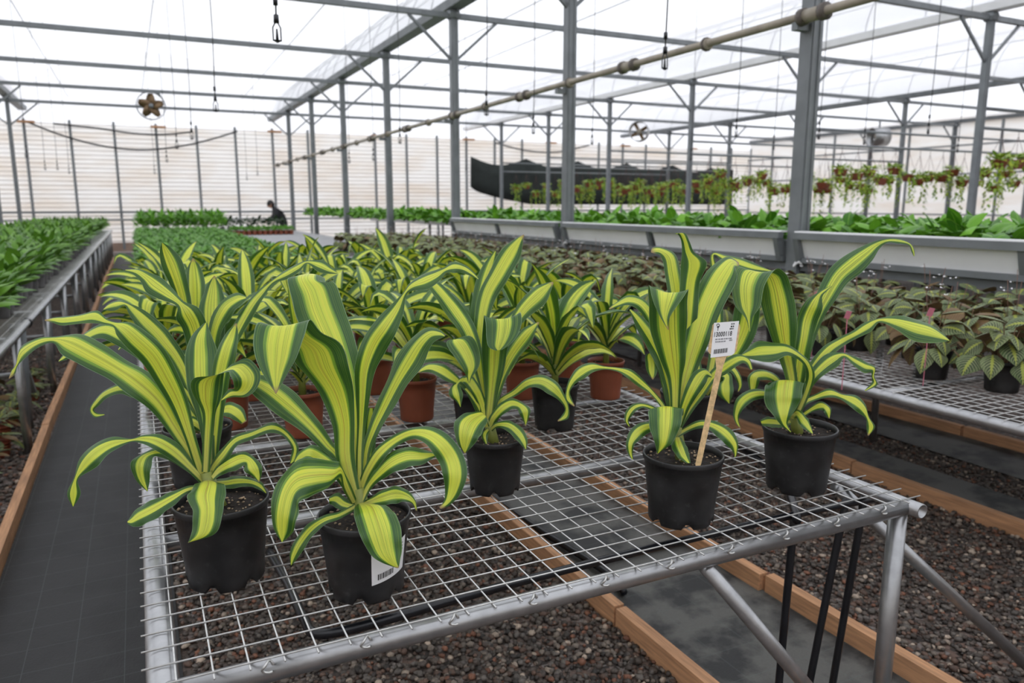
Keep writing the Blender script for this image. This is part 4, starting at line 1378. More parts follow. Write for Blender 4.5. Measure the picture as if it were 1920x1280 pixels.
def plate(name, pts, mat, d0, d1, parent):
    n = len(pts)
    V = [tp(x, y, d0) for x, y in pts] + [tp(x, y, d1) for x, y in pts]
    F = [tuple(range(n)), tuple(range(2 * n - 1, n - 1, -1))] + [(i, i + n, (i + 1) % n + n, (i + 1) % n) for i in range(n)]
    return link(name, mk_mesh(name, V, F, mat, smooth=False), parent)


plate('stick', [(1336, 609), (1340, 605), (1380, 603), (1386, 607), (1388, 613), (1381, 657), (1376, 663), (1362, 669), (1356, 686), (1315, 868), (1313, 874), (1304, 874), (1304, 868), (1343, 690), (1341, 670), (1331, 663), (1327, 658)], M_STICK, 0.0, 0.003, tg)
lb = plate('label', [(1339, 605), (1386, 601.5), (1384, 614), (1377, 662), (1372, 666), (1332, 670.5)], M_WHITE, -0.0012, -0.0003, tg)


def txt(body, x0, y0, x1, y1, hgt, mat, parent, name):
    cu = bpy.data.curves.new('txt', 'FONT')
    cu.body = body
    cu.size = 1.0
    cu.offset = 0.022
    cu.space_character = 1.12
    ob = bpy.data.objects.new('txt', cu)
    COL.objects.link(ob)
    dg = bpy.context.evaluated_depsgraph_get()
    me0 = bpy.data.meshes.new_from_object(ob.evaluated_get(dg))
    bpy.data.objects.remove(ob)
    co = np.array([v.co[:] for v in me0.vertices])
    lx, ly = co[:, 0].min(), co[:, 0].max()
    hy = max(co[:, 1].max(), 0.1)
    V = []
    for c in co:
        q = (c[0] - lx) / (ly - lx)
        V.append(tp(x0 + (x1 - x0) * q + c[1] / hy * hgt * 0.12, y0 + (y1 - y0) * q - c[1] / hy * hgt, -0.0016))
    F = [tuple(p.vertices) for p in me0.polygons]
    bpy.data.meshes.remove(me0)
    return link(name, mk_mesh(name, V, F, mat, smooth=False), parent)


txt('13000118', 1339, 631.2, 1372, 628.8, 8.6, M_INK, lb, 'number')


def bars(x0, y0, x1, y1, hgt, ws, mat, name):
    m = MB()
    tot = sum(a + b for a, b in ws)
    t = 0.0
    for a, b in ws:
        for q0, q1 in ((t / tot, (t + a) / tot),):
            P = [(x0 + (x1 - x0) * q0, y0 + (y1 - y0) * q0), (x0 + (x1 - x0) * q1, y0 + (y1 - y0) * q1)]
            m.add([tp(*P[0], -0.0016), tp(*P[1], -0.0016), tp(P[1][0] + hgt * 0.14, P[1][1] - hgt, -0.0016), tp(P[0][0] + hgt * 0.14, P[0][1] - hgt, -0.0016)], [(0, 1, 2, 3)])
        t += a + b
    return link(name, m.mesh(name, mat), lb)


bars(1338, 663.6, 1364, 660.4, 8.5, [(2, 1), (1, 1), (2, 1), (1, 1.3), (1, 1), (2, 1), (1, 1), (1, 1.2), (2, 1), (1, 1), (1, 1), (2, 1), (1, 1.4), (1, 1), (2, 1), (1, 1)], M_INK, 'barcode')
for (a, b, c, e) in ((1341, 637.5, 1373, 635), (1341, 642, 1361, 640.5), (1367, 639, 1373, 638.5)):
    bars(a, b, c, e, 2.4, [(3, 1), (1, 0.6), (2, 0.8), (4, 1), (2, 0.6), (3, 0.8), (1, 0.7), (4, 0.9)], M_GREYINK, 'print')
bars(1371, 608.5, 1378, 608, 2.6, [(2, 1), (1, 1), (2, 1)], M_INK, 'print')
bars(1370, 613.4, 1377, 612.8, 2.8, [(3, 1), (2, 1)], M_INK, 'print')
bars(1368, 617.6, 1376, 617, 2.6, [(2, 0.8), (2, 1), (1, 0.5)], M_INK, 'print')
m = MB()
ring = [(1346.5 + 2.6 * math.cos(a), 610 + 3.0 * math.sin(a)) for a in np.linspace(PI * 0.9, 2.2 * PI, 10)]
for (xa, ya), (xb, yb) in zip(ring[:-1], ring[1:]):
    nx_, ny_ = yb - ya, xa - xb
    l = math.hypot(nx_, ny_)
    nx_, ny_ = nx_ / l * 0.6, ny_ / l * 0.6
    m.add([tp(xa - nx_, ya - ny_, -0.0016), tp(xb - nx_, yb - ny_, -0.0016), tp(xb + nx_, yb + ny_, -0.0016), tp(xa + nx_, ya + ny_, -0.0016)], [(0, 1, 2, 3)])
m.add([tp(1346, 613, -0.0016), tp(1347.2, 613, -0.0016), tp(1346.4, 620, -0.0016), tp(1345.4, 620, -0.0016)], [(0, 1, 2, 3)])
m.add([tp(1344.5, 611.5, -0.0016), tp(1348.8, 611, -0.0016), tp(1348.6, 613.4, -0.0016), tp(1344.3, 614, -0.0016)], [(0, 1, 2, 3)])
link('emblem', m.mesh('emblem', M_INK), lb)


# ------------------------------------------------------------------ generated dracaenas
def drac_leaf(phi, L, th0, th1, wmax, rnd, fold=None):
    n = 16
    p = np.array([0.0, 0.0, 0.0])
    Pc, W = [], []
    az_ = phi
    tw = rnd.uniform(-0.9, 0.9)
    for i in range(n + 1):
        s = i / n
        th = th0 + (th1 - th0) * s ** 1.5
        if fold is not None and s > fold:
            th = th + (PI * 0.9 - th) * min(1, (s - fold) * 7)
        az_ = phi + tw * 0.35 * s * s
        rad = np.array([math.cos(az_), math.sin(az_), 0])
        d = rad * math.sin(th) + np.array([0, 0, 1]) * math.cos(th)
        Pc.append(p.copy())
        p = p + d * L / n
        side = np.array([-math.sin(az_), math.cos(az_), 0])
        nrm = np.cross(d, side)
        a = tw * s * 1.4
        prof = (0.3 + 0.7 * math.sin(min(1.0, s / 0.62) * PI / 2) ** 1.3) * (1 - max(0, (s - 0.55) / 0.45) ** 2.2)
        W.append((side * math.cos(a) + nrm * math.sin(a)) * wmax * max(prof, 0.02))
    return ribbon(np.array(Pc), np.array(W), 6, 0.25, 0.06, rnd.random() * 6)


def drac_proto(seed):
    rnd = random.Random(seed)
    out = []
    n = 15
    for k in range(n):
        phi = k * 2.3999 + rnd.uniform(-0.3, 0.3)
        age = k / (n - 1)                  # 0 = inner, 1 = outermost
        L = rnd.uniform(0.29, 0.37) * (1.0 - 0.4 * max(0, age - 0.55))
        th0 = 0.12 + 0.72 * age
        th1 = th0 + rnd.uniform(0.9, 1.6) + 0.6 * age
        fold = rnd.uniform(0.55, 0.75) if (rnd.random() < 0.45 and age < 0.7) else None
        V, F, UV = drac_leaf(phi, L, th0, min(th1, 2.6), rnd.uniform(0.026, 0.034), rnd, fold)
        z0 = 0.075 * (1 - age) + 0.0
        V = [np.array(v) + np.array([0, 0, z0]) for v in V]
        out.append(mk_mesh('leaf', V, F, M_DRAC, UV))
    return out


DPROTO = [drac_proto(100 + i) for i in range(7)]
STEM = MB().tube([(0, 0, -0.03), (0, 0, 0.1)], [0.012, 0.009], 8).mesh('stem', M_STEM, True)


def auto_drac(x, y, kind, lab, grp, r=0.066, h=0.135, i=0, sc=1.0):
    root = empty('dracaena_plant', (x, y, ZT), random.uniform(0, 2 * PI))
    tag(root, lab, 'plant', grp)
    pot_parts(root, r, h, kind)
    o = link('stem', STEM, root, (0, 0, h))
    for me in DPROTO[i % len(DPROTO)]:
        o = link('leaf', me, root, (0, 0, h + 0.012))
        o.scale = (sc, sc, sc)


G = 'dracaenas standing in the middle of the wire bench'
for i, (x, y, kind, lab) in enumerate((
        (0.757, 2.235, 'terra', 'striped dracaena in terracotta pot just behind the lone black pot'),
        (0.86, 1.99, 'black', 'striped dracaena in black pot between a terracotta pot and the lone front pot'),
        (1.105, 1.96, 'black', 'striped dracaena in large black pot between the lone front pot and terracotta pots'),
        (1.446, 2.2, 'terra', 'striped dracaena in terracotta pot at the bench edge near the prayer plants'),
        (1.18, 2.33, 'terra', 'striped dracaena in terracotta pot behind the large black pot'),
        (1.47, 2.52, 'terra', 'striped dracaena in terracotta pot behind another at the bench edge'),
        (0.40, 2.22, 'terra', 'striped dracaena in terracotta pot behind the barcode sticker plant'),
        (0.735, 2.63, 'terra', 'striped dracaena in terracotta pot farther back in the middle of the bench'),
        (0.21, 2.40, 'terra', 'striped dracaena in terracotta pot behind the walkway edge plant'))):
    auto_drac(x, y, kind, lab, None, 0.074 if kind == 'black' else 0.065, 0.14 if kind == 'black' else 0.135, i, 0.95 if kind == 'terra' else 1.0)
j = 3
for row in range(8):
    y = 2.72 + row * 0.28
    for c in range(6):
        x = 0.07 + c * 0.285 + random.uniform(-0.03, 0.03) + (0.05 if row % 2 else -0.02)
        if row == 0 and c in (2, 3, 5):
            continue
        if x > 1.5:
            x = 1.5
        auto_drac(x, y + random.uniform(-0.03, 0.03), 'terra', 'striped dracaena in the crowded rows, ' + ('on the side along the dark walkway' if c == 0 else 'on the side facing the prayer plants' if c == 5 else 'first row behind the spaced front pots' if row == 0 else 'last row before the small green plants' if row == 7 else 'surrounded by others in the middle'), G, 0.065, 0.135, j, random.uniform(0.88, 1.02))
        j += 1


# ------------------------------------------------------------------ generic foliage
def oval_leaf(base, az_, elev, L, wid, droop, rnd, nseg=4, nu=2, stalk=0.0, curv=0.25, roll=0.0):
    """simple pointed-oval blade; returns V,F,UV"""
    p = np.array(base, dtype=float)
    Pc, W = [], []
    el = elev
    rad = np.array([math.cos(az_), math.sin(az_), 0.0])
    side = np.array([math.sin(az_), -math.cos(az_), 0.0])
    d = rad * math.cos(el) + np.array([0, 0, 1]) * math.sin(el)
    p = p + d * stalk
    for i in range(nseg + 1):
        s = i / nseg
        el = elev - droop * s
        d = rad * math.cos(el) + np.array([0, 0, 1]) * math.sin(el)
        nn = np.cross(d, side)
        w = wid * max(0.03, math.sin(PI * (0.06 + 0.94 * s) ** 0.8) if s < 1 else 0.03)
        Pc.append(p.copy())
        W.append((side * math.cos(roll) + nn * math.sin(roll)) * w)
        p = p + d * L / nseg
    return ribbon(np.array(Pc), np.array(W), nu, curv)


def merged(name, parts, mat, rnd):
    V, F, UV, A = [], [], [], []
    for v, f, u in parts:
        b = len(V)
        V += [tuple(q) for q in v]
        F += [tuple(i + b for i in ff) for ff in f]
        UV += list(u)
        A += [rnd.random()] * len(v)
    return mk_mesh(name, V, F, mat, UV, fattr=A)


def leafy_parts(seed, n, hgt, L, wid, spread, e0=0.5, e1=1.35, droop=0.9, nseg=4, nu=2):
    rnd = random.Random(seed)
    parts, stalks = [], []
    for k in range(n):
        a = k * 2.3999 + rnd.uniform(-0.4, 0.4)
        q = k / max(1, n - 1)
        z = hgt * (0.25 + 0.75 * (1 - q)) * rnd.uniform(0.8, 1.1)
        rr = spread * (0.12 + 0.5 * q) * rnd.uniform(0.6, 1.1)
        b = (rr * math.cos(a), rr * math.sin(a), z)
        parts.append(oval_leaf(b, a, rnd.uniform(e0, e1) - 0.5 * q, L * rnd.uniform(0.75, 1.15), wid * rnd.uniform(0.8, 1.15), droop * rnd.uniform(0.6, 1.3), rnd, nseg, nu, roll=rnd.uniform(-0.5, 0.5)))
        stalks.append(((0, 0, 0), b))
    return parts, stalks, rnd


def stalk_mesh(stalks, h, r=0.003, mat=None):
    m = MB()
    for a, b in stalks:
        m.tube([(b[0] * 0.15, b[1] * 0.15, h - 0.02), (b[0] * 0.6, b[1] * 0.6, h + b[2] * 0.55), (b[0], b[1], h + b[2] + 0.004)], r, 4, cap=False)
    return m.mesh('stalks', mat or M_PETIOLE, True)


# left bench: leafy plants in grey pots
SP = []
for i in range(4):
    parts, stalks, rnd = leafy_parts(300 + i, 17, 0.14, 0.15, 0.032, 0.11, 0.5, 1.35, 0.9)
    leaves = [mk_mesh('leaf', v, f, M_SPATH, u, fattr=[rnd.random()] * len(v)) for v, f, u in parts]
    SP.append((leaves, merged('foliage', parts, M_SPATH, rnd), stalk_mesh(stalks, 0.0)))
GP = pot_mesh(0.06, 0.115, M_GREYPOT, False, n=20)
GS = soil_mesh(0.06, 0.115)
cand = []
rnd = random.Random(5)
for iy in range(110):
    y = 3.9 + iy * 0.19
    for ix in range(9):
        x = -0.79 - ix * 0.19
        if x < -0.15 * y - 0.25 or y > 23.4 or x < -2.25:
            continue
        cand.append((x + rnd.uniform(-0.02, 0.02), y + rnd.uniform(-0.02, 0.02)))
cand.sort(key=lambda q: q[1])
for i, (x, y) in enumerate(cand[:300]):
    root = empty('leafy_plant', (x, y, ZT), rnd.uniform(0, 6.28))
    tag(root, 'leafy green plant with glossy pointed leaves in grey pot' + (' lining the bench rail' if x > -0.88 else ' inside the crowded tube bench'), 'plant', 'leafy green plants on the tube bench')
    root.scale = (1, 1, rnd.uniform(0.9, 1.15))
    lv, mg, stk = SP[i % 4]
    link('pot', GP, root)
    if y < 9:
        link('soil', GS, root)
        link('stalks', stk, root, (0, 0, 0.10))
        for me in lv:
            link('leaf', me, root, (0, 0, 0.105))
    else:
        link('foliage', mg, root, (0, 0, 0.105))


def stuff_field(name, label, cat, protos, pts, z, sc=1.0):
    V, F, UV, A = [], [], [], []
    rnd = random.Random(11)
    for (x, y) in pts:
        me = rnd.choice(protos)
        a = rnd.uniform(0, 6.28)
        ca, sa = math.cos(a) * sc, math.sin(a) * sc
        b = len(V)
        co = np.empty(len(me.vertices) * 3, dtype=np.float32)
        me.vertices.foreach_get('co', co)
        co = co.reshape(-1, 3)
        V += np.stack([co[:, 0] * ca - co[:, 1] * sa + x, co[:, 0] * sa + co[:, 1] * ca + y, co[:, 2] * sc + z], 1).tolist()
        F += [tuple(i + b for i in p.vertices) for p in me.polygons]
        UV += [(0.25, 0.5)] * len(me.vertices)
        A += [rnd.random()] * len(me.vertices)
    if V:
        o = link(name, mk_mesh(name, V, F, protos[0].materials[0], UV, fattr=A))
        tag(o, label, cat, kind='stuff')


stuff_field('leafy_plants', 'dense mass of leafy green plants at the far end of the tube bench', 'plants', [s[1] for s in SP], cand[300:], ZT + 0.105)

# main bench behind the dracaenas: small green plants
SM = []
for i in range(5):
    parts, stalks, rnd = leafy_parts(500 + i, 13, 0.085, 0.085, 0.022, 0.075, 0.3, 1.2, 1.0, 3, 2)
    SM.append(merged('small_green_plant', parts, M_SMALL, rnd))
SPOT = pot_mesh(0.045, 0.08, M_BLACKPL, False, n=14)
rnd = random.Random(6)
pts = []
for iy in range(90):
    y = 5.05 + iy * 0.15
    for ix in range(11):
        pts.append((0.03 + ix * 0.148 + rnd.uniform(-0.02, 0.02), y + rnd.uniform(-0.02, 0.02)))
for i, (x, y) in enumerate(pts[:297]):
    root = empty('small_green_plant', (x, y, ZT), rnd.uniform(0, 6.28))
    tag(root, 'small green plant in the tightly packed block behind the dracaenas', 'plant', 'small green plants packed behind the dracaenas')
    link('pot', SPOT, root)
    link('foliage', SM[i % 5], root, (0, 0, 0.085))
stuff_field('small_green_plants', 'dense carpet of small green plants running back along the bench', 'plants', SM, pts[297:], ZT + 0.085)

# tall bright block and red pots near the back wall
LU = []
for i in range(3):
    parts, stalks, rnd = leafy_parts(700 + i, 30, 0.36, 0.15, 0.03, 0.16, 0.4, 1.4, 0.7, 3, 2)
    LU.append(merged('foliage', parts, M_LUSH, rnd))
for ix in range(9):
    for iy in range(5):
        root = empty('bushy_plant', (0.1 + ix * 0.21, 19.0 + iy * 0.3, ZT), rnd.uniform(0, 6.28))
        tag(root, 'tall bright green bushy plant in the block near the back wall', 'plant', 'bright green bushy plants near the back wall')
        link('pot', GP, root)
        link('foliage', LU[(ix + iy) % 3], root, (0, 0, 0.1))
GR = []
for i in range(3):
    parts, stalks, rnd = leafy_parts(720 + i, 14, 0.07, 0.09, 0.018, 0.06, 0.5, 1.4, 0.6, 2, 2)
    GR.append(merged('foliage', parts, M_GRASSY, rnd))
RP = pot_mesh(0.055, 0.09, M_TERRA, False, n=14)
for ix in range(12):
    for iy in range(3):
        root = empty('seedling_pot', (1.95 + ix * 0.118, 18.4 + iy * 0.118, ZT), rnd.uniform(0, 6.28))
        tag(root, 'fresh green seedling in small red pot on the grey cloth bench', 'plant', 'seedlings in red pots')
        link('pot', RP, root)
        link('foliage', GR[(ix + iy) % 3], root, (0, 0, 0.085))
DK = []
for i in range(2):
    parts, stalks, rnd = leafy_parts(740 + i, 22, 0.22, 0.16, 0.045, 0.2, 0.2, 1.2, 0.9, 3, 2)
    DK.append(merged('foliage', parts, M_DARKLEAF, rnd))
for i in range(9):
    root = empty('broad_leaf_plant', (2.0 + i * 0.19, 21.2 + (i % 3) * 0.25, ZT), rnd.uniform(0, 6.28))
    tag(root, 'dark broad leaved plant on the cloth bench behind the red pots', 'plant', 'dark broad leaved plants behind the red pots')
    link('pot', GP, root)
    link('foliage', DK[i % 2], root, (0, 0, 0.09))

# trough foliage
TR = []
for i in range(5):
    parts, stalks, rnd = leafy_parts(800 + i, 16, 0.09, 0.13, 0.045, 0.14, -0.1, 1.25, 0.8, 4, 2)
    lv = [mk_mesh('leaf', v, f, M_LUSH, u, fattr=[rnd.random()] * len(v)) for v, f, u in parts]
    TR.append((lv, merged('foliage', parts, M_LUSH, rnd)))
rnd = random.Random(9)
tp_near, tp_far = [], []
for iy in range(92):
    y = 1.2 + iy * 0.22
    for ix in range(7):
        q = (4.22 + ix * 0.22 + rnd.uniform(-0.04, 0.04), y + rnd.uniform(-0.04, 0.04))
        if ix < 1 and min(abs(q[1] - f_) for f_ in FR) < 0.2:
            continue
        (tp_near if ix < 3 else tp_far).append(q)
for i, (x, y) in enumerate(tp_near):
    root = empty('trough_plant', (x, y, zr - 0.06), rnd.uniform(0, 6.28))
    root.scale = (1, 1, rnd.uniform(0.95, 1.5))
    tag(root, 'bright green broad leaved plant ' + ('right behind the white panel of the raised trough' if x < 4.25 else 'in the inner rows of the raised trough'), 'plant', 'green plants in the raised troughs')
    if y < 8:
        for me in TR[i % 5][0]:
            link('leaf', me, root)
    else:
        link('foliage', TR[i % 5][1], root)
stuff_field('trough_plants', 'rear rows of bright green foliage in the raised troughs', 'plants', [t_[1] for t_ in TR], tp_far, zr - 0.06)

# prayer plants
MA = []
for i in range(5):
    rnd = random.Random(900 + i)
    parts, stalks = [], []
    n = 24
    for k in range(n):
        a = k * 2.3999 + rnd.uniform(-0.5, 0.5)
        q = k / (n - 1)
        z = 0.13 - 0.12 * q + rnd.uniform(-0.015, 0.02)
        rr = 0.02 + 0.115 * q * rnd.uniform(0.7, 1.1)
        b = (rr * math.cos(a), rr * math.sin(a), z)
        parts.append(oval_leaf(b, a + rnd.uniform(-0.5, 0.5), rnd.uniform(0.05, 0.5) - 1.15 * q, rnd.uniform(0.08, 0.115), rnd.uniform(0.036, 0.048), rnd.uniform(0.5, 1.3), rnd, 5, 4, roll=rnd.uniform(-0.7, 0.7), curv=0.15))
        stalks.append(((0, 0, 0), b))
    lv = [mk_mesh('leaf', v, f, M_MARANTA, u, fattr=[rnd.random()] * len(v)) for v, f, u in parts]
    m = MB()
    for k in range(2):
        a = rnd.uniform(0, 6.28)
        tx, ty = 0.05 * math.cos(a), 0.05 * math.sin(a)
        zf = rnd.uniform(0.2, 0.27)
        m.tube([(tx * 0.4, ty * 0.4, 0.05), (tx, ty, zf)], 0.0014, 4)
    fst = m.mesh('flower_stalk', simple('flower_stalk', (0.2, 0.1, 0.07), 0.5), True)
    m = MB()
    rnd2 = random.Random(900 + i)
    for k in range(3):
        a = rnd2.uniform(0, 6.28)
        c = (0.05 * math.cos(a), 0.05 * math.sin(a), rnd2.uniform(0.2, 0.26))
        for s in range(3):
            b = a + s * 2.1
            m.add([c, (c[0] + 0.010 * math.cos(b), c[1] + 0.010 * math.sin(b), c[2] + 0.006), (c[0] + 0.012 * math.cos(b + 0.7), c[1] + 0.012 * math.sin(b + 0.7), c[2] + 0.002)], [(0, 1, 2)])
    fl = m.mesh('flower', M_FLOWER)
    MA.append((lv, merged('foliage', parts, M_MARANTA, rnd), stalk_mesh(stalks, 0.0, 0.002, simple('prayer_stalk', (0.2, 0.12, 0.06), 0.5)), fst, fl))
MP = pot_mesh(0.068, 0.115, M_BLACKPL, False, n=24)
MS = soil_mesh(0.068, 0.115)
rnd = random.Random(12)
k = 0
for iy in range(41):
    y = 1.15 + iy * 0.258
    for ix in range(5):
        x = 2.78 + ix * 0.262 + rnd.uniform(-0.03, 0.03)
        yy = y + rnd.uniform(-0.03, 0.03)
        if ix == 0 and iy % 3 == 1 and iy < 8:
            continue
        root = empty('prayer_plant', (x, yy, ZT), rnd.uniform(0, 6.28))
        tag(root, 'prayer plant with veined leaves' + (' and tiny white flowers' if k % 2 == 0 else '') + (', along the bare wire edge' if ix == 0 else ', along the raised trough' if ix == 4 else ', inside the crowded second bench'), 'plant', 'prayer plants on the second wire bench')
        lv, mg, stk, fst, fl = MA[k % 5]
        link('pot', MP, root)
        if y < 5.2:
            link('soil', MS, root)
            link('stalks', stk, root, (0, 0, 0.105))
            for me in lv:
                link('leaf', me, root, (0, 0, 0.105))
        else:
            link('foliage', mg, root, (0, 0, 0.105))
        if k % 2 == 0:
            f_ = link('flower_stalk', fst, root, (0, 0, 0.1))
            link('flower', fl, f_)
        k += 1
for p, w in (((1590, 590), 0.016), ((1745, 585), 0.018), ((615, 472), 0.05), ((1530, 552), 0.012)):
    q = at_z(p[0], p[1], ZT + 0.28)
    m = MB().box((0, 0, 0), (w * 1.2, 0.002, w * 1.8), (0.2, 0.2, -0.4))
    m.box((0, 0.002, -0.14), (0.003, 0.002, 0.28))
    tag(link('pink_marker', m.mesh('pink_marker', M_PINK), None, q), 'small pink plant marker sticking up among the prayer plants', 'marker', 'pink markers among the prayer plants')

# plants under the tube bench
UP = []
for i in range(2):
    parts, stalks, rnd = leafy_parts(950 + i, 14, 0.05, 0.11, 0.035, 0.12, -0.3, 0.8, 0.8, 4, 2)
    UP.append(merged('foliage', parts, M_MARANTA, rnd))
for i in range(34):
    root = empty('shaded_plant', (-0.82 - (i % 3) * 0.26 + rnd.uniform(-0.04, 0.04), 3.35 + (i // 3) * 0.33 + rnd.uniform(-0.05, 0.05), 0.0), rnd.uniform(0, 6.28))
    tag(root, 'low plant in terracotta pot on the gravel under the tube bench', 'plant', 'low plants on the gravel under the tube bench')
    link('pot', RP, root)
    link('foliage', UP[i % 2], root, (0, 0, 0.09))

# ------------------------------------------------------------------ hanging baskets
BK = []
for i in range(4):
    rnd = random.Random(1000 + i)
    parts = []
    for k in range(44):
        a = rnd.uniform(0, 6.28)
        rr = rnd.uniform(0.02, 0.15)
        parts.append(oval_leaf((rr * math.cos(a), rr * math.sin(a), 0.12 + rnd.uniform(0, 0.07)), a, rnd.uniform(-0.3, 1.0), rnd.uniform(0.07, 0.12), 0.036, 0.9, rnd, 2, 2))
    for s in range(10):
        a = rnd.uniform(0, 6.28)
        ln = rnd.uniform(0.15, 0.7) if i != 1 else rnd.uniform(0.05, 0.15)
        for k in range(int(ln / 0.045)):
            parts.append(oval_leaf((0.14 * math.cos(a) + rnd.uniform(-0.02, 0.02), 0.14 * math.sin(a) + rnd.uniform(-0.02, 0.02), 0.12 - k * 0.045), a + rnd.uniform(-1, 1), rnd.uniform(-1.2, 0.2), 0.075, 0.028, 0.6, rnd, 2, 2))
    BK.append(merged('foliage', parts, M_BASKETLEAF, rnd))
BP = MB().lathe([(0.001, 0.0), (0.085, 0.0), (0.125, 0.12), (0.13, 0.13), (0.12, 0.13), (0.115, 0.11)], 18).mesh('pot', M_TERRA, True)
m = MB()
for k in range(3):
    a = 2 * PI * k / 3
    m.tube([(0.125 * math.cos(a), 0.125 * math.sin(a), 0.13), (0, 0, 0.42)], 0.003, 4)
m.tube([(0, 0, 0.42), (0, 0, 0.5)], 0.004, 4)
BH = m.mesh('hanger', simple('rusty_hanger', (0.09, 0.03, 0.025), 0.6), True)
rnd = random.Random(15)
i = 0
for y in [f_ for f_ in FR if f_ > 5]:
    for zz in (2.48, 2.75):
        tag(link('hanging_rail', MB().tube([(10.75, y, zz), (17.47, y, zz)], 0.022, 8).mesh('hanging_rail', M_FRAME, True)), 'grey rail carrying hanging baskets between two column rows' if zz < 2.6 else 'grey upper rail above the hanging basket rail', 'rail', 'basket rails' if zz < 2.6 else 'upper basket rails')
    x = 11.3
    while x < 17.2:
        dz = rnd.choice((0, 0.05, 0.12, 0.2, 0.3))
        root = empty('hanging_basket', (x, y, 1.98 - dz), rnd.uniform(0, 6.28))
        tag(root, 'red plastic hanging basket with ' + ('short' if i % 4 == 1 else 'long') + ' trailing yellow green leaves', 'basket', 'hanging baskets on the rails')
        link('pot', BP, root)
        link('foliage', BK[i % 4], root)
        hg = link('hanger', BH, root)
        hg.scale = (1, 1, (0.5 + dz) / 0.5)
        i += 1
        x += 0.33 + rnd.uniform(-0.04, 0.1)

# far benches beyond the trough, with low dark plants
for (x0, x1, ya, yb, z, lab) in ((6.6, 8.2, 3.0, 23.5, 0.98, 'grey bench with low dark plants beyond the raised trough'), (8.7, 10.4, 3.0, 23.5, 1.02, 'grey bench with low dark plants next to the second column row'), (11.2, 13.4, 4.0, 23.0, 1.02, 'grey bench under the hanging baskets')):
    root = empty('far_bench', (x0, ya, 0))
    tag(root, lab, 'bench')
    for xx in (0, x1 - x0):
        link('side_rail', MB().box((xx, (yb - ya) / 2, z), (0.06, yb - ya, 0.09)).mesh('side_rail', M_GALV), root)
    link('bench_top', MB().box(((x1 - x0) / 2, (yb - ya) / 2, z - 0.03), (x1 - x0, yb - ya, 0.03)).mesh('bench_top', M_GREYCLOTH), root)
    for yy in np.arange(0.3, yb - ya, 3.0):
        for xx in (0.05, x1 - x0 - 0.05):
            link('leg', MB().box((xx, yy, z / 2), (0.05, 0.05, z)).mesh('leg', M_FRAME), root)
    yy = ya + 0.3
    while yy < yb:
        pl = empty('low_dark_plant', (x0 + 0.3, yy, z - 0.015), rnd.uniform(0, 6.28))
        pl.scale = (0.7, 0.7, 0.5)
        tag(pl, 'low dark plant in black pot on a far grey bench', 'plant', 'low dark plants on the far benches')
        link('pot', SPOT, pl)
        link('foliage', DK[int(yy * 7) % 2], pl, (0, 0, 0.03))
        yy += 0.55

# ------------------------------------------------------------------ person bending over the far bench
pr = empty('person', (4.02, 23.9, 0))
pr.scale = (0.95, 0.95, 0.93)
tag(pr, 'person in dark jacket with dark hair bending over plants at the far bench', 'person')


def skin_body(name, verts, edges, radii, mat, parent, sub=2):
    me = bpy.data.meshes.new(name)
    me.from_pydata(verts, edges, [])
    o = link(name, me, parent)
    o.modifiers.new('skin', 'SKIN')
    lay = me.skin_vertices[0] if me.skin_vertices else None
    if lay is not None:
        for i, r in enumerate(radii):
            lay.data[i].radius = (r, r) if not isinstance(r, tuple) else r
            lay.data[i].use_root = (i == 0)
    sb = o.modifiers.new('sub', 'SUBSURF')
    sb.levels = sb.render_levels = sub
    me.materials.append(mat)
    return o


vb = [(0, 0, 0.9), (-0.06, 0, 1.05), (-0.16, 0, 1.2), (-0.24, 0, 1.33), (-0.29, 0, 1.42), (-0.33, 0, 1.47),
      (-0.22, 0.18, 1.32), (-0.3, 0.24, 1.12), (-0.5, 0.16, 1.02), (-0.58, 0.14, 1.0),
      (-0.22, -0.18, 1.32), (-0.3, -0.25, 1.12), (-0.5, -0.17, 1.03), (-0.58, -0.15, 1.0),
      (0.0, 0.1, 0.85), (-0.03, 0.11, 0.48), (0.0, 0.12, 0.08), (-0.14, 0.13, 0.04),
      (0.0, -0.1, 0.85), (-0.03, -0.11, 0.48), (0.0, -0.12, 0.08), (-0.14, -0.13, 0.04)]
eb = [(0, 1), (1, 2), (2, 3), (3, 4), (4, 5), (3, 6), (6, 7), (7, 8), (8, 9), (3, 10), (10, 11), (11, 12), (12, 13), (0, 14), (14, 15), (15, 16), (16, 17), (0, 18), (18, 19), (19, 20), (20, 21)]
rb_ = [0.17, 0.17, 0.19, 0.18, 0.075, 0.06, 0.095, 0.07, 0.052, 0.035, 0.095, 0.07, 0.052, 0.035, 0.1, 0.07, 0.05, 0.045, 0.095, 0.07, 0.05, 0.045]
skin_body('body', vb, eb, rb_, M_JACKET, pr)
hv = []
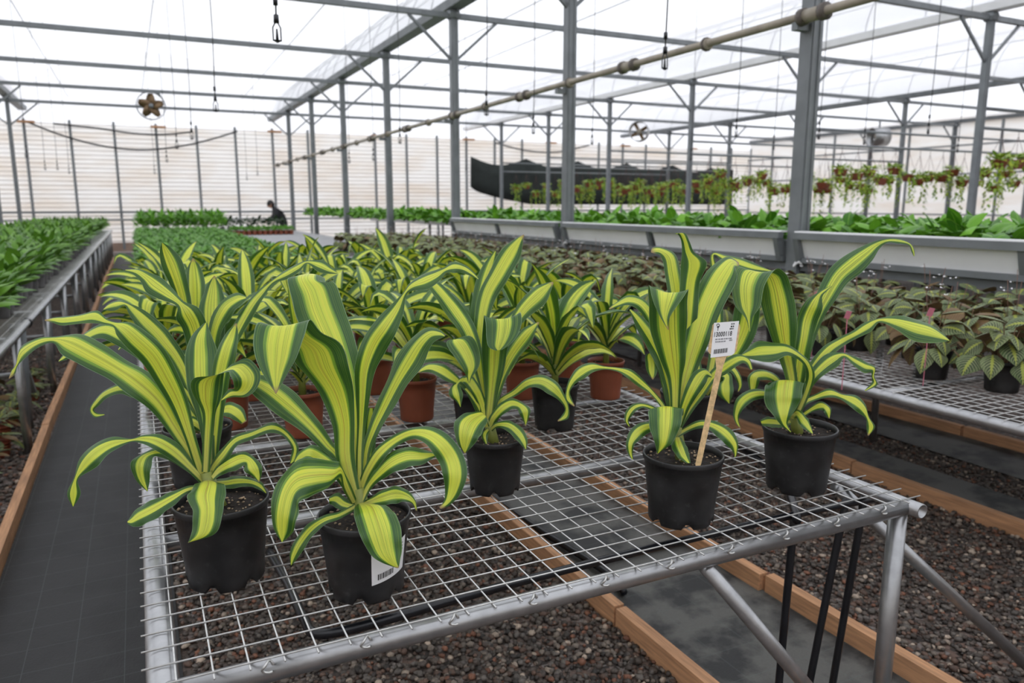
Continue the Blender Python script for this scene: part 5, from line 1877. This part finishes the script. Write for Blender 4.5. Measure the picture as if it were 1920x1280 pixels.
for i in range(13):
    for k in range(16):
        th, ph = PI * i / 12, 2 * PI * k / 16
        x, y, z = math.sin(th) * math.cos(ph), math.sin(th) * math.sin(ph), math.cos(th)
        fx = -1 if x < 0 else 1
        hv.append((x * (0.1 + 0.012 * (x < 0)), y * 0.078 * (1 - 0.2 * max(0, -z)), z * 0.118 + (-0.012 if x < -0.2 and z < 0 else 0)))
hf = []
for i in range(12):
    for k in range(16):
        hf.append((i * 16 + k, i * 16 + (k + 1) % 16, (i + 1) * 16 + (k + 1) % 16, (i + 1) * 16 + k))
head = link('head', mk_mesh('head', hv, hf, M_SKIN), pr, (-0.385, 0, 1.545))
head.rotation_euler = (0, -0.45, 0)
fm = MB()
fm.tube([(-0.105, 0, 0.01), (-0.13, 0, -0.02), (-0.108, 0, -0.03)], [0.008, 0.013, 0.008], 6)
link('nose', fm.mesh('nose', M_SKIN, True), head)
for s in (-1, 1):
    link('ear', MB().tube([(0.0, s * 0.076, -0.02), (0.0, s * 0.088, 0.0), (0.0, s * 0.076, 0.025)], [0.008, 0.014, 0.008], 6).mesh('ear', M_SKIN, True), head)
    link('eye', MB().tube([(-0.1, s * 0.032, 0.012), (-0.106, s * 0.032, 0.012)], 0.008, 8).mesh('eye', M_INK, True), head)
link('mouth', MB().box((-0.103, 0, -0.058), (0.01, 0.04, 0.008)).mesh('mouth', simple('lips', (0.3, 0.1, 0.08), 0.5)), head)
hr = []
for (x, y, z) in hv:
    keep = 1.1 if (z > 0.0 or x > -0.03) else 0.9
    hr.append((x * keep + 0.008, y * keep * 1.02, z * keep + 0.006))
link('hair', mk_mesh('hair', hr, hf, M_HAIR), head)
for s in (-1, 1):
    m = MB()
    m.box((-0.6, s * 0.145, 0.995), (0.08, 0.06, 0.028))
    for k, (dy, ln) in enumerate(((-0.024, 0.06), (-0.008, 0.075), (0.008, 0.07), (0.024, 0.055))):
        m.tube([(-0.635, s * 0.145 + dy, 0.997), (-0.635 - ln * 0.6, s * 0.145 + dy, 0.985), (-0.635 - ln, s * 0.145 + dy, 0.96)], [0.009, 0.008, 0.006], 6)
    m.tube([(-0.59, s * (0.145 - 0.03), 0.995), (-0.625, s * (0.145 - 0.055), 0.985), (-0.65, s * (0.145 - 0.05), 0.97)], [0.01, 0.009, 0.007], 6)
    link('hand', m.mesh('hand', M_SKIN, True), pr)
